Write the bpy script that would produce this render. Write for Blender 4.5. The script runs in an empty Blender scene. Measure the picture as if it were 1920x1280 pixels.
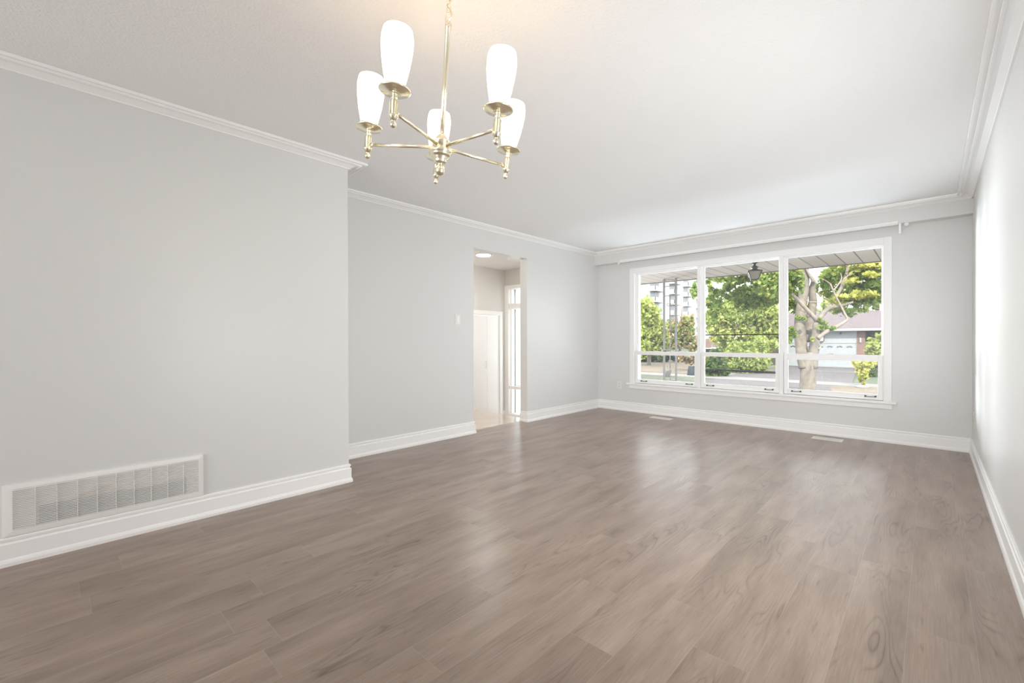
import bpy, math, random
import numpy as np
from mathutils import Vector, Matrix, Euler

# ------------------------------------------------------------------ camera, sky, sun, exposure
S = bpy.context.scene
COL = S.collection
F_PX, YAW, PITCH, ROLL, CAM_Z = 823.59, 0.7616, -0.0040, -0.0025, 1.0676
cam_data = bpy.data.cameras.new('camera')
cam_data.sensor_fit = 'HORIZONTAL'
cam_data.sensor_width = 36.0
cam_data.lens = 36.0 * F_PX / 1920.0
cam_data.clip_start = 0.02
cam_data.clip_end = 600
cam = bpy.data.objects.new('camera', cam_data)
COL.objects.link(cam)
FW = Vector((-math.sin(YAW) * math.cos(PITCH), math.cos(YAW) * math.cos(PITCH), math.sin(PITCH)))
RT = Vector((math.cos(YAW), math.sin(YAW), 0))
UP = RT.cross(FW)
R2 = RT * math.cos(ROLL) + UP * math.sin(ROLL)
U2 = UP * math.cos(ROLL) - RT * math.sin(ROLL)
EYE = Vector((0, 0, CAM_Z))
m = Matrix((R2, U2, -FW)).transposed().to_4x4()
m.translation = EYE
cam.matrix_world = m
S.camera = cam

S.view_settings.view_transform = 'Standard'
S.view_settings.look = 'None'
S.view_settings.gamma = 1.0
S.view_settings.use_curve_mapping = False
S.view_settings.exposure = 0.13
S.cycles.diffuse_bounces = 8
S.cycles.max_bounces = 16

world = bpy.data.worlds.new('world')
S.world = world
world.use_nodes = True
wn = world.node_tree
bg = wn.nodes['Background']
bg.inputs[0].default_value = (0.90, 0.95, 1.0, 1)
bg.inputs[1].default_value = 4.0

sun_data = bpy.data.lights.new('sun', 'SUN')
sun_data.energy = 6.0
sun_data.angle = 0.01
sun_data.color = (1.0, 0.93, 0.80)
sun = bpy.data.objects.new('sun', sun_data)
COL.objects.link(sun)
sun.rotation_euler = Vector((0.34, -0.70, 0.62)).to_track_quat('Z', 'Y').to_euler()


def area_light(name, loc, direction, sx, sy, energy, color, spread=180):
    d = bpy.data.lights.new(name, 'AREA')
    d.shape = 'RECTANGLE'
    d.size, d.size_y = sx, sy
    d.energy = energy
    d.color = color
    d.spread = math.radians(spread)
    o = bpy.data.objects.new(name, d)
    COL.objects.link(o)
    o.location = loc
    o.rotation_euler = (-Vector(direction)).to_track_quat('Z', 'Y').to_euler()
    return o


XR0 = 0.28
# added fill lights out of view, standing in for daylight
area_light('fill_side_opening', (XR0 + 0.30, 1.65, 1.05), (-1, 0.75, 0.0), 2.0, 1.4, 32, (0.985, 1.0, 1.0), 130)  # unseen fill in an added side opening, brightens the left walls
area_light('fill_low_porch', (-1.9, 7.55, -0.30), (0, -0.80, 0.60), 3.4, 1.0, 54, (0.78, 0.90, 1.0), 110)  # unseen fill below the sill, added to lift the ceiling near the window
area_light('fill_right_wall', (-8.6, 11.4, 1.25), (0.85, -0.52, 0.0), 3.0, 2.0, 265, (0.93, 0.98, 1.0), 60)  # unseen fill left of the window view, added to brighten the right wall
area_light('fill_rear_opening', (-1.5, -3.76, 1.10), (0, 1, 0), 2.2, 2.0, 43, (0.99, 1.0, 1.0), 100)  # unseen fill in an added rear opening, reaches the far end

# ------------------------------------------------------------------ room measures (metres)
XL1, XL2, YW, XR, YO = -3.178, -3.786, 5.935, 0.280, 1.545
CEIL, YB = 2.395, -3.6
DY0, DY1, DZ = 3.335, 4.255, 2.120           # doorway to the entry
FX, FY, LAND, EZ = -5.90, 6.00, 4.435, -0.42   # entry hall: closet wall, front wall, landing edge, lower floor
VY, VZ = 5.815, 2.213                          # valance face and underside
GZ = -1.30                                     # ground outside
RND = random.Random(7)


def P(px, py, t):
    """point seen at pixel (px,py) at depth t metres along the view axis"""
    d = FW + R2 * ((px - 960) / F_PX) + U2 * ((640 - py) / F_PX)
    return EYE + d * t


# ------------------------------------------------------------------ helpers
def tag(o, label=None, cat=None, group=None, kind=None):
    if label: o['label'] = label
    if cat: o['category'] = cat
    if group: o['group'] = group
    if kind: o['kind'] = kind
    return o


def empty(name, loc=(0, 0, 0), rot=(0, 0, 0), label=None, cat=None, group=None, kind=None):
    o = bpy.data.objects.new(name, None)
    o.empty_display_size = 0.1
    COL.objects.link(o)
    o.location = loc
    o.rotation_euler = rot
    return tag(o, label, cat, group, kind)


class MB:
    def __init__(s):
        s.v, s.f, s.mi, s.sm = [], [], [], []
        s.cur = 0

    def add(s, vs, fs, smooth=False):
        b = len(s.v)
        s.v += [tuple(q) for q in vs]
        for q in fs:
            s.f.append(tuple(b + i for i in q))
            s.mi.append(s.cur)
            s.sm.append(smooth)
        return s

    def box(s, x0, x1, y0, y1, z0, z1):
        x0, x1 = min(x0, x1), max(x0, x1); y0, y1 = min(y0, y1), max(y0, y1); z0, z1 = min(z0, z1), max(z0, z1)
        vs = [(x, y, z) for z in (z0, z1) for y in (y0, y1) for x in (x0, x1)]
        return s.add(vs, [(0, 2, 3, 1), (4, 5, 7, 6), (0, 1, 5, 4), (2, 6, 7, 3), (0, 4, 6, 2), (1, 3, 7, 5)])

    def obox(s, c, ax, ay, az):
        c = Vector(c); ax = Vector(ax); ay = Vector(ay); az = Vector(az)
        vs = [c + ax * i + ay * j + az * k for k in (-1, 1) for j in (-1, 1) for i in (-1, 1)]
        return s.add(vs, [(0, 2, 3, 1), (4, 5, 7, 6), (0, 1, 5, 4), (2, 6, 7, 3), (0, 4, 6, 2), (1, 3, 7, 5)])

    def lathe(s, prof, c=(0, 0, 0), n=32, axis='z'):
        """prof: list of (r, h)"""
        vs = []
        for r, h in prof:
            for i in range(n):
                a = 2 * math.pi * i / n
                u, w = r * math.cos(a), r * math.sin(a)
                q = (u, w, h) if axis == 'z' else ((h, u, w) if axis == 'x' else (u, h, w))
                vs.append((c[0] + q[0], c[1] + q[1], c[2] + q[2]))
        fs = []
        for k in range(len(prof) - 1):
            for i in range(n):
                j = (i + 1) % n
                fs.append((k * n + i, k * n + j, (k + 1) * n + j, (k + 1) * n + i))
        s.add(vs, fs, True)
        b = len(s.v) - len(vs)
        for k, rev in ((0, True), (len(prof) - 1, False)):
            if prof[k][0] > 1e-5:
                ring = [b + k * n + i for i in range(n)]
                s.f.append(tuple(reversed(ring)) if rev else tuple(ring)); s.mi.append(s.cur); s.sm.append(False)
        return s

    def tube(s, pts, rad, n=10, closed=False, squash=None):
        pts = [Vector(p) for p in pts]
        if not hasattr(rad, '__len__'): rad = [rad] * len(pts)
        m_ = len(pts)
        vs, fs = [], []
        prev = None
        for k in range(m_):
            if closed:
                d = pts[(k + 1) % m_] - pts[k - 1]
            else:
                d = pts[min(k + 1, m_ - 1)] - pts[max(k - 1, 0)]
            d.normalize()
            if prev is None:
                a = Vector((0, 0, 1)) if abs(d.z) < 0.9 else Vector((1, 0, 0))
                u = d.cross(a).normalized()
            else:
                u = (prev - d * prev.dot(d)).normalized()
            prev = u
            w = d.cross(u)
            for i in range(n):
                t = 2 * math.pi * i / n
                vs.append(pts[k] + (u * math.cos(t) + w * math.sin(t)) * rad[k])
        for k in range(m_ if closed else m_ - 1):
            k2 = (k + 1) % m_
            for i in range(n):
                j = (i + 1) % n
                fs.append((k * n + i, k * n + j, k2 * n + j, k2 * n + i))
        s.add(vs, fs, True)
        if not closed:
            b = len(s.v) - len(vs)
            s.f.append(tuple(b + i for i in reversed(range(n)))); s.mi.append(s.cur); s.sm.append(False)
            s.f.append(tuple(b + (m_ - 1) * n + i for i in range(n))); s.mi.append(s.cur); s.sm.append(False)
        return s

    def sphere(s, c, r, n=16):
        k = n // 2
        return s.lathe([(max(r * math.sin(math.pi * i / k), 1e-6), -r * math.cos(math.pi * i / k)) for i in range(k + 1)], c, n)

    def moulding(s, path, prof):
        """sweep profile (out from wall, z) along an XY path; the room is on the right of the path"""
        pts = [Vector((p[0], p[1])) for p in path]
        n = len(prof)
        rows = []
        for k in range(len(pts)):
            ns = []
            if k > 0:
                d = (pts[k] - pts[k - 1]).normalized(); ns.append(Vector((d.y, -d.x)))
            if k < len(pts) - 1:
                d = (pts[k + 1] - pts[k]).normalized(); ns.append(Vector((d.y, -d.x)))
            if len(ns) == 1:
                off = ns[0]
            else:
                b = (ns[0] + ns[1]).normalized()
                off = b / max(0.2, b.dot(ns[0]))
            rows.append([(pts[k].x + off.x * q[0], pts[k].y + off.y * q[0], q[1]) for q in prof])
        vs = [q for r in rows for q in r]
        fs = []
        for k in range(len(pts) - 1):
            for i in range(n):
                j = (i + 1) % n
                fs.append((k * n + i, (k + 1) * n + i, (k + 1) * n + j, k * n + j))
        fs.append(tuple(range(n)))
        fs.append(tuple((len(pts) - 1) * n + i for i in reversed(range(n))))
        return s.add(vs, fs)

    def build(s, name, mats, parent=None, bevel=0.0, label=None, cat=None, group=None, kind=None, fixn=True):
        me = bpy.data.meshes.new(name)
        me.from_pydata(s.v, [], s.f)
        if not isinstance(mats, (list, tuple)): mats = [mats]
        for q in mats: me.materials.append(q)
        me.polygons.foreach_set('material_index', s.mi)
        me.polygons.foreach_set('use_smooth', s.sm)
        me.update()
        if fixn:
            import bmesh
            bm = bmesh.new(); bm.from_mesh(me)
            bmesh.ops.recalc_face_normals(bm, faces=bm.faces)
            bm.to_mesh(me); bm.free()
        o = bpy.data.objects.new(name, me)
        COL.objects.link(o)
        if parent is not None: o.parent = parent
        if bevel > 0:
            b = o.modifiers.new('bevel', 'BEVEL')
            b.width = bevel; b.segments = 2; b.limit_method = 'ANGLE'; b.angle_limit = math.radians(50)
        return tag(o, label, cat, group, kind)


def copy_tree(o, parent=None):
    c = o.copy(); COL.objects.link(c)
    if parent is not None: c.parent = parent
    for ch in list(o.children): copy_tree(ch, c)
    return c


# ------------------------------------------------------------------ materials
def mat(name, color, rough=0.5, metal=0.0, spec=0.5, bump=None, var=None):
    """bump=(scale, strength, detail); var=(scale, amount)"""
    mt = bpy.data.materials.new(name); mt.use_nodes = True
    nt = mt.node_tree; b = nt.nodes['Principled BSDF']
    b.inputs['Base Color'].default_value = (*color, 1)
    b.inputs['Roughness'].default_value = rough
    b.inputs['Metallic'].default_value = metal
    b.inputs['Specular IOR Level'].default_value = spec
    tc = nt.nodes.new('ShaderNodeTexCoord')
    if bump:
        n = nt.nodes.new('ShaderNodeTexNoise'); n.inputs['Scale'].default_value = bump[0]
        n.inputs['Detail'].default_value = bump[2] if len(bump) > 2 else 3
        nt.links.new(tc.outputs['Object'], n.inputs['Vector'])
        bp = nt.nodes.new('ShaderNodeBump'); bp.inputs['Strength'].default_value = bump[1]
        bp.inputs['Distance'].default_value = 0.004
        nt.links.new(n.outputs['Fac'], bp.inputs['Height'])
        nt.links.new(bp.outputs['Normal'], b.inputs['Normal'])
    if var:
        n = nt.nodes.new('ShaderNodeTexNoise'); n.inputs['Scale'].default_value = var[0]; n.inputs['Detail'].default_value = 5
        nt.links.new(tc.outputs['Object'], n.inputs['Vector'])
        r = nt.nodes.new('ShaderNodeValToRGB')
        a = var[1]
        r.color_ramp.elements[0].position = 0.3; r.color_ramp.elements[1].position = 0.7
        r.color_ramp.elements[0].color = tuple(max(0, q * (1 - a)) for q in color) + (1,)
        r.color_ramp.elements[1].color = tuple(min(1, q * (1 + a)) for q in color) + (1,)
        nt.links.new(n.outputs['Fac'], r.inputs['Fac'])
        nt.links.new(r.outputs['Color'], b.inputs['Base Color'])
    return mt


def emit(name, color, strength):
    mt = bpy.data.materials.new(name); mt.use_nodes = True
    b = mt.node_tree.nodes['Principled BSDF']
    b.inputs['Base Color'].default_value = (*color, 1)
    b.inputs['Emission Color'].default_value = (*color, 1)
    b.inputs['Emission Strength'].default_value = strength
    b.inputs['Roughness'].default_value = 0.3
    return mt


def glass_mat(name, tint=(1, 1, 1), refl=0.06, veil=0.0):
    mt = bpy.data.materials.new(name); mt.use_nodes = True
    nt = mt.node_tree; nt.nodes.clear()
    out = nt.nodes.new('ShaderNodeOutputMaterial')
    tr = nt.nodes.new('ShaderNodeBsdfTransparent'); tr.inputs[0].default_value = (*tint, 1)
    gl = nt.nodes.new('ShaderNodeBsdfGlossy'); gl.inputs['Roughness'].default_value = 0.02
    fr = nt.nodes.new('ShaderNodeFresnel'); fr.inputs['IOR'].default_value = 1.12
    mx = nt.nodes.new('ShaderNodeMixShader')
    nt.links.new(fr.outputs[0], mx.inputs[0]); nt.links.new(tr.outputs[0], mx.inputs[1]); nt.links.new(gl.outputs[0], mx.inputs[2])
    last = mx
    if veil > 0:   # translucent share that puts a glare haze into the pane
        df = nt.nodes.new('ShaderNodeBsdfTranslucent'); df.inputs[0].default_value = (0.9, 0.9, 0.9, 1)
        m2 = nt.nodes.new('ShaderNodeMixShader'); m2.inputs[0].default_value = veil
        nt.links.new(mx.outputs[0], m2.inputs[1]); nt.links.new(df.outputs[0], m2.inputs[2]); last = m2
    nt.links.new(last.outputs[0], out.inputs[0])
    return mt


def floor_mat():
    mt = bpy.data.materials.new('vinyl_plank'); mt.use_nodes = True
    nt = mt.node_tree; N = nt.nodes; L = nt.links
    b = N['Principled BSDF']
    tc = N.new('ShaderNodeTexCoord'); sp = N.new('ShaderNodeSeparateXYZ'); L.new(tc.outputs['Object'], sp.inputs[0])

    def math_(op, a, c=None, d=None):
        q = N.new('ShaderNodeMath'); q.operation = op
        for i, v in enumerate((a, c, d)):
            if v is None: continue
            if isinstance(v, (int, float)): q.inputs[i].default_value = v
            else: L.new(v, q.inputs[i])
        return q.outputs[0]
    W, LEN = 0.178, 1.22
    xs = math_('DIVIDE', math_('ADD', sp.outputs[0], 1.843 + W * 40), W)
    row = math_('FLOOR', xs)
    fx = math_('FRACT', xs)
    wn1 = N.new('ShaderNodeTexWhiteNoise'); wn1.noise_dimensions = '1D'; L.new(row, wn1.inputs['W'])
    ys = math_('ADD', math_('DIVIDE', math_('ADD', sp.outputs[1], 20), LEN), wn1.outputs['Value'])
    colm = math_('FLOOR', ys)
    fy = math_('FRACT', ys)
    cid = N.new('ShaderNodeCombineXYZ'); L.new(row, cid.inputs[0]); L.new(colm, cid.inputs[1])
    wn2 = N.new('ShaderNodeTexWhiteNoise'); wn2.noise_dimensions = '2D'; L.new(cid.outputs[0], wn2.inputs['Vector'])
    rnd = wn2.outputs['Value']; rc = N.new('ShaderNodeSeparateColor'); L.new(wn2.outputs['Color'], rc.inputs[0])
    # grain coordinates: x across, y along the plank, shifted for every plank
    gx = math_('ADD', sp.outputs[0], math_('MULTIPLY', rnd, 37.0))
    gy = math_('ADD', sp.outputs[1], math_('MULTIPLY', rc.outputs[1], 53.0))

    def vec(a, c, e=0.0):
        q = N.new('ShaderNodeCombineXYZ'); L.new(a, q.inputs[0]); L.new(c, q.inputs[1]); q.inputs[2].default_value = e
        return q.outputs[0]

    def noise(v, scale, detail, rough=0.5):
        q = N.new('ShaderNodeTexNoise'); q.inputs['Scale'].default_value = scale; q.inputs['Detail'].default_value = detail
        q.inputs['Roughness'].default_value = rough
        L.new(v, q.inputs['Vector']); return q.outputs['Fac']
    broad = noise(vec(math_('MULTIPLY', gx, 6.0), math_('MULTIPLY', gy, 1.1)), 1.4, 3)          # tone drifting along a plank
    fine = noise(vec(math_('MULTIPLY', gx, 60.0), math_('MULTIPLY', gy, 2.2)), 3.0, 6, 0.6)      # pores
    # cathedral rings: contour lines of a stretched noise
    ringf = noise(vec(math_('MULTIPLY', gx, 6.5), math_('MULTIPLY', gy, 0.75)), 1.0, 2.0, 0.45)
    rings = math_('FRACT', math_('MULTIPLY', ringf, 22.0))
    ringl = math_('ABSOLUTE', math_('SUBTRACT', rings, 0.5))
    ringl = math_('MULTIPLY', ringl, 2.0)
    ringm = math_('POWER', ringl, 4.0)                                                           # thin lines
    gate = noise(vec(math_('MULTIPLY', gx, 7.0), math_('MULTIPLY', gy, 1.6)), 1.0, 2)
    gr = N.new('ShaderNodeMapRange'); gr.inputs[1].default_value = 0.50; gr.inputs[2].default_value = 0.68; L.new(gate, gr.inputs[0])
    ringm = math_('MULTIPLY', ringm, gr.outputs[0])
    # seams
    ex = math_('MINIMUM', fx, math_('SUBTRACT', 1.0, fx)); ex = math_('MULTIPLY', ex, W)
    ey = math_('MINIMUM', fy, math_('SUBTRACT', 1.0, fy)); ey = math_('MULTIPLY', ey, LEN)
    edge = math_('MINIMUM', ex, ey)
    seam = math_('LESS_THAN', edge, 0.0009)
    tone = math_('ADD', math_('MULTIPLY', math_('SUBTRACT', rnd, 0.5), 0.08), math_('MULTIPLY', math_('SUBTRACT', broad, 0.5), 0.95))
    tone = math_('ADD', tone, math_('MULTIPLY', math_('SUBTRACT', fine, 0.5), 0.55))
    tone = math_('SUBTRACT', tone, math_('MULTIPLY', ringm, 0.34))
    # short dark pores and knots
    pore = noise(vec(math_('MULTIPLY', gx, 26.0), math_('MULTIPLY', gy, 3.2)), 2.0, 3)
    pr = N.new('ShaderNodeMapRange'); pr.inputs[1].default_value = 0.63; pr.inputs[2].default_value = 0.74; L.new(pore, pr.inputs[0])
    tone = math_('SUBTRACT', tone, math_('MULTIPLY', pr.outputs[0], 0.20))
    tone = math_('ADD', tone, 0.53)
    ramp = N.new('ShaderNodeValToRGB'); L.new(tone, ramp.inputs['Fac'])
    e = ramp.color_ramp.elements
    e[0].position = 0.05; e[0].color = (0.17, 0.125, 0.10, 1)
    e[1].position = 0.95; e[1].color = (0.47, 0.375, 0.315, 1)
    mid = ramp.color_ramp.elements.new(0.5); mid.color = (0.315, 0.24, 0.195, 1)
    mx = N.new('ShaderNodeMix'); mx.data_type = 'RGBA'
    L.new(math_('MULTIPLY', seam, 0.34), mx.inputs[0]); L.new(ramp.outputs[0], mx.inputs[6]); mx.inputs[7].default_value = (0.50, 0.43, 0.37, 1)
    L.new(mx.outputs[2], b.inputs['Base Color'])
    rr = N.new('ShaderNodeMapRange'); rr.inputs[3].default_value = 0.24; rr.inputs[4].default_value = 0.36; L.new(fine, rr.inputs[0])
    L.new(rr.outputs[0], b.inputs['Roughness'])
    b.inputs['Specular IOR Level'].default_value = 0.36
    bp = N.new('ShaderNodeBump'); bp.inputs['Strength'].default_value = 0.10; bp.inputs['Distance'].default_value = 0.002
    L.new(math_('SUBTRACT', fine, math_('MULTIPLY', ringm, 0.6)), bp.inputs['Height']); L.new(bp.outputs[0], b.inputs['Normal'])
    return mt


def ceiling_mat():
    mt = mat('stippled_ceiling', (0.895, 0.892, 0.888), 0.85, spec=0.2)
    nt = mt.node_tree; b = nt.nodes['Principled BSDF']; tc = [n for n in nt.nodes if n.type == 'TEX_COORD'][0]
    v = nt.nodes.new('ShaderNodeTexNoise'); v.inputs['Scale'].default_value = 95; v.inputs['Detail'].default_value = 3
    nt.links.new(tc.outputs['Object'], v.inputs['Vector'])
    bp = nt.nodes.new('ShaderNodeBump'); bp.inputs['Strength'].default_value = 0.35; bp.inputs['Distance'].default_value = 0.006
    nt.links.new(v.outputs['Fac'], bp.inputs['Height']); nt.links.new(bp.outputs[0], b.inputs['Normal'])
    return mt


def leaf_mat(name, c, tl=0.45):
    mt = bpy.data.materials.new(name); mt.use_nodes = True
    nt = mt.node_tree; nt.nodes.clear()
    out = nt.nodes.new('ShaderNodeOutputMaterial')
    d = nt.nodes.new('ShaderNodeBsdfDiffuse'); d.inputs[0].default_value = (*c, 1)
    t = nt.nodes.new('ShaderNodeBsdfTranslucent'); t.inputs[0].default_value = (min(1, c[0] * 1.25), min(1, c[1] * 1.2), c[2] * 0.8, 1)
    g = nt.nodes.new('ShaderNodeNewGeometry')
    mx = nt.nodes.new('ShaderNodeMixShader'); mx.inputs[0].default_value = tl
    nt.links.new(d.outputs[0], mx.inputs[1]); nt.links.new(t.outputs[0], mx.inputs[2]); nt.links.new(mx.outputs[0], out.inputs[0])
    return mt


def brick_mat(name, c1, c2, mortar, scale):
    mt = mat(name, c1, 0.9); nt = mt.node_tree
    bt = nt.nodes.new('ShaderNodeTexBrick'); bt.inputs['Scale'].default_value = scale
    bt.inputs['Color1'].default_value = (*c1, 1); bt.inputs['Color2'].default_value = (*c2, 1); bt.inputs['Mortar'].default_value = (*mortar, 1)
    bt.inputs['Mortar Size'].default_value = 0.015; bt.inputs['Brick Width'].default_value = 0.42; bt.inputs['Row Height'].default_value = 0.15
    tc = [n for n in nt.nodes if n.type == 'TEX_COORD'][0]
    mp = nt.nodes.new('ShaderNodeMapping'); mp.inputs['Rotation'].default_value = (math.radians(90), 0, 0)
    nt.links.new(tc.outputs['Object'], mp.inputs[0]); nt.links.new(mp.outputs[0], bt.inputs['Vector'])
    nt.links.new(bt.outputs['Color'], nt.nodes['Principled BSDF'].inputs['Base Color'])
    return mt


def soffit_mat():
    """8-inch vinyl strips with dark joints, two of them perforated with fine ribs"""
    mt = mat('soffit_vinyl', (0.62, 0.59, 0.54), 0.6); nt = mt.node_tree; N = nt.nodes; L = nt.links
    b = N['Principled BSDF']
    tc = [n for n in N if n.type == 'TEX_COORD'][0]
    sp = N.new('ShaderNodeSeparateXYZ'); L.new(tc.outputs['Object'], sp.inputs[0])

    def mm(op, a, c):
        q = N.new('ShaderNodeMath'); q.operation = op
        for i, v in enumerate((a, c)):
            if isinstance(v, (int, float)): q.inputs[i].default_value = v
            else: L.new(v, q.inputs[i])
        return q.outputs[0]
    u = mm('DIVIDE', mm('ADD', sp.outputs[0], 1.548 + 0.2045 * 40), 0.2045)
    fr = mm('FRACT', u, 0.0)
    e = mm('MINIMUM', fr, mm('SUBTRACT', 1.0, fr))
    joint = mm('LESS_THAN', e, 0.035)
    k = mm('FLOOR', u, 0.0)
    vent = mm('MULTIPLY', mm('GREATER_THAN', k, 40.5), mm('LESS_THAN', k, 42.5))
    rib = mm('LESS_THAN', mm('FRACT', mm('MULTIPLY', u, 14.0), 0.0), 0.35)
    dots = mm('MULTIPLY', mm('MULTIPLY', vent, rib), 0.5)
    f = mm('MAXIMUM', joint, dots)
    mx = N.new('ShaderNodeMix'); mx.data_type = 'RGBA'
    L.new(f, mx.inputs[0]); mx.inputs[6].default_value = (0.36, 0.31, 0.265, 1); mx.inputs[7].default_value = (0.09, 0.075, 0.065, 1)
    L.new(mx.outputs[2], b.inputs['Base Color'])
    return mt


M = {}
M['wall'] = mat('grey_wall_paint', (0.755, 0.757, 0.750), 0.32, spec=0.5, bump=(160, 0.04))
M['wall_hall'] = mat('hall_wall_paint', (0.72, 0.70, 0.67), 0.55, bump=(160, 0.04))
M['ceil'] = ceiling_mat()
M['hall_ceil'] = mat('hall_ceiling_paint', (0.84, 0.82, 0.80), 0.8)
M['trim'] = mat('white_trim_paint', (0.95, 0.945, 0.94), 0.32)
M['trim2'] = mat('white_sash_paint', (0.94, 0.935, 0.93), 0.3)
M['floor'] = floor_mat()
M['tile'] = mat('cream_polished_tile', (0.66, 0.57, 0.49), 0.08, var=(3.0, 0.06))
M['glass'] = glass_mat('window_glass', veil=0.012)
M['frost'] = bpy.data.materials.new('obscured_glass')
M['frost'].use_nodes = True
_n = M['frost'].node_tree; _t = _n.nodes.new('ShaderNodeBsdfTranslucent'); _t.inputs[0].default_value = (0.97, 0.98, 0.98, 1)
_n.links.new(_t.outputs[0], _n.nodes['Material Output'].inputs[0])
M['brass'] = mat('polished_brass', (0.985, 0.93, 0.74), 0.26, 1.0)
M['shade'] = emit('lit_opal_glass', (1.0, 0.90, 0.74), 3.8)
M['disc'] = emit('lit_diffuser', (1.0, 0.97, 0.93), 115.0)
M['pewter'] = mat('aged_pewter', (0.16, 0.13, 0.11), 0.4, 0.8)
M['strip'] = mat('grey_weather_strip', (0.42, 0.42, 0.43), 0.6)
M['plastic'] = mat('white_plastic', (0.84, 0.835, 0.82), 0.35)
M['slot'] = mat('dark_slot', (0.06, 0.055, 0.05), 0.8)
M['grille'] = mat('white_enamel', (0.90, 0.89, 0.88), 0.4)
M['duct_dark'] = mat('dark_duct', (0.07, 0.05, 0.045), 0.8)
M['duct_pale'] = mat('pale_plaster_board', (0.80, 0.78, 0.75), 0.8)
M['stud'] = mat('pine_stud', (0.62, 0.46, 0.28), 0.7)
M['register'] = mat('cream_enamel', (0.82, 0.78, 0.72), 0.45)
M['iron'] = mat('grey_iron', (0.19, 0.185, 0.175), 0.6)
M['bar'] = mat('black_bar', (0.02, 0.019, 0.018), 0.8)
M['lantern'] = mat('dark_bronze', (0.045, 0.04, 0.04), 0.5, 0.3)
M['amber'] = mat('smoky_amber_glass', (0.17, 0.145, 0.11), 0.25)
M['soffit'] = soffit_mat()
M['fascia'] = mat('brown_fascia', (0.12, 0.09, 0.075), 0.6)
M['concrete'] = mat('concrete', (0.15, 0.14, 0.13), 0.9, var=(1.2, 0.08))
M['asphalt'] = mat('asphalt', (0.075, 0.066, 0.066), 0.9, var=(0.8, 0.15))
M['grass'] = mat('lawn', (0.055, 0.068, 0.038), 0.95, var=(0.9, 0.35), bump=(40, 0.5))
M['drygrass'] = mat('dry_lawn', (0.12, 0.095, 0.065), 0.95, var=(0.6, 0.22), bump=(40, 0.5))
M['bark'] = mat('grey_bark', (0.165, 0.145, 0.12), 0.9, bump=(30, 0.8), var=(6, 0.3))
M['palebark'] = mat('pale_bare_wood', (0.22, 0.185, 0.155), 0.85, bump=(40, 0.5), var=(8, 0.2))
M['stucco'] = mat('white_stucco', (0.42, 0.415, 0.41), 0.9)
M['recess'] = mat('balcony_glazing', (0.1, 0.11, 0.12), 0.3)
M['siding'] = mat('pale_blue_siding', (0.255, 0.27, 0.28), 0.7)
M['door_paint'] = mat('pale_blue_garage_paint', (0.23, 0.25, 0.265), 0.6)
M['darkglass'] = mat('dark_pane', (0.03, 0.032, 0.035), 0.2)
M['roof'] = mat('mauve_shingles', (0.095, 0.075, 0.078), 0.95, var=(3, 0.2))
M['brick'] = brick_mat('red_brick', (0.16, 0.085, 0.065), (0.13, 0.068, 0.055), (0.17, 0.15, 0.14), 2.0)
M['brickdark'] = brick_mat('brown_brick', (0.07, 0.052, 0.05), (0.06, 0.044, 0.04), (0.085, 0.08, 0.075), 2.0)
M['gutter'] = mat('white_gutter', (0.26, 0.265, 0.27), 0.5)
M['carpaint'] = mat('silver_car_paint', (0.2, 0.21, 0.22), 0.25, 0.5)
M['whitecar'] = mat('white_car_paint', (0.27, 0.265, 0.26), 0.3)
M['tyre'] = mat('tyre_rubber', (0.01, 0.01, 0.01), 0.8)
M['fence'] = mat('reddish_fence', (0.16, 0.105, 0.085), 0.9)
M['bluebin'] = mat('slate_blue_plastic', (0.06, 0.08, 0.092), 0.6)
M['greybox'] = mat('charcoal_plastic', (0.028, 0.028, 0.028), 0.6)
M['stone'] = mat('pale_stone', (0.24, 0.23, 0.22), 0.9)
M['yellow'] = mat('yellow_plastic', (0.3, 0.2, 0.04), 0.5)
LG = [leaf_mat('leaf_green', (0.138, 0.222, 0.06)), leaf_mat('leaf_mid', (0.228, 0.3, 0.09)), leaf_mat('leaf_lime', (0.36, 0.384, 0.12))]
LY = [leaf_mat('leaf_olive', (0.20, 0.265, 0.085)), leaf_mat('leaf_yellow_green', (0.33, 0.385, 0.13)), leaf_mat('leaf_straw', (0.46, 0.47, 0.20))]
LA = [leaf_mat('leaf_dull', (0.193, 0.193, 0.097)), leaf_mat('leaf_rust', (0.334, 0.233, 0.142)), leaf_mat('leaf_tan', (0.373, 0.308, 0.18))]
LD = [leaf_mat('leaf_dark', (0.059, 0.103, 0.04)), leaf_mat('leaf_deep', (0.09, 0.142, 0.052)), leaf_mat('leaf_moss', (0.13, 0.167, 0.064))]
LS = [leaf_mat('leaf_chartreuse', (0.40, 0.42, 0.12)), leaf_mat('leaf_gold_green', (0.50, 0.48, 0.15)), leaf_mat('leaf_fresh', (0.30, 0.36, 0.10))]


def struct(name, mb, mt, label, cat, bevel=0.0):
    return mb.build(name, mt, None, bevel, label, cat, None, 'structure')


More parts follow.
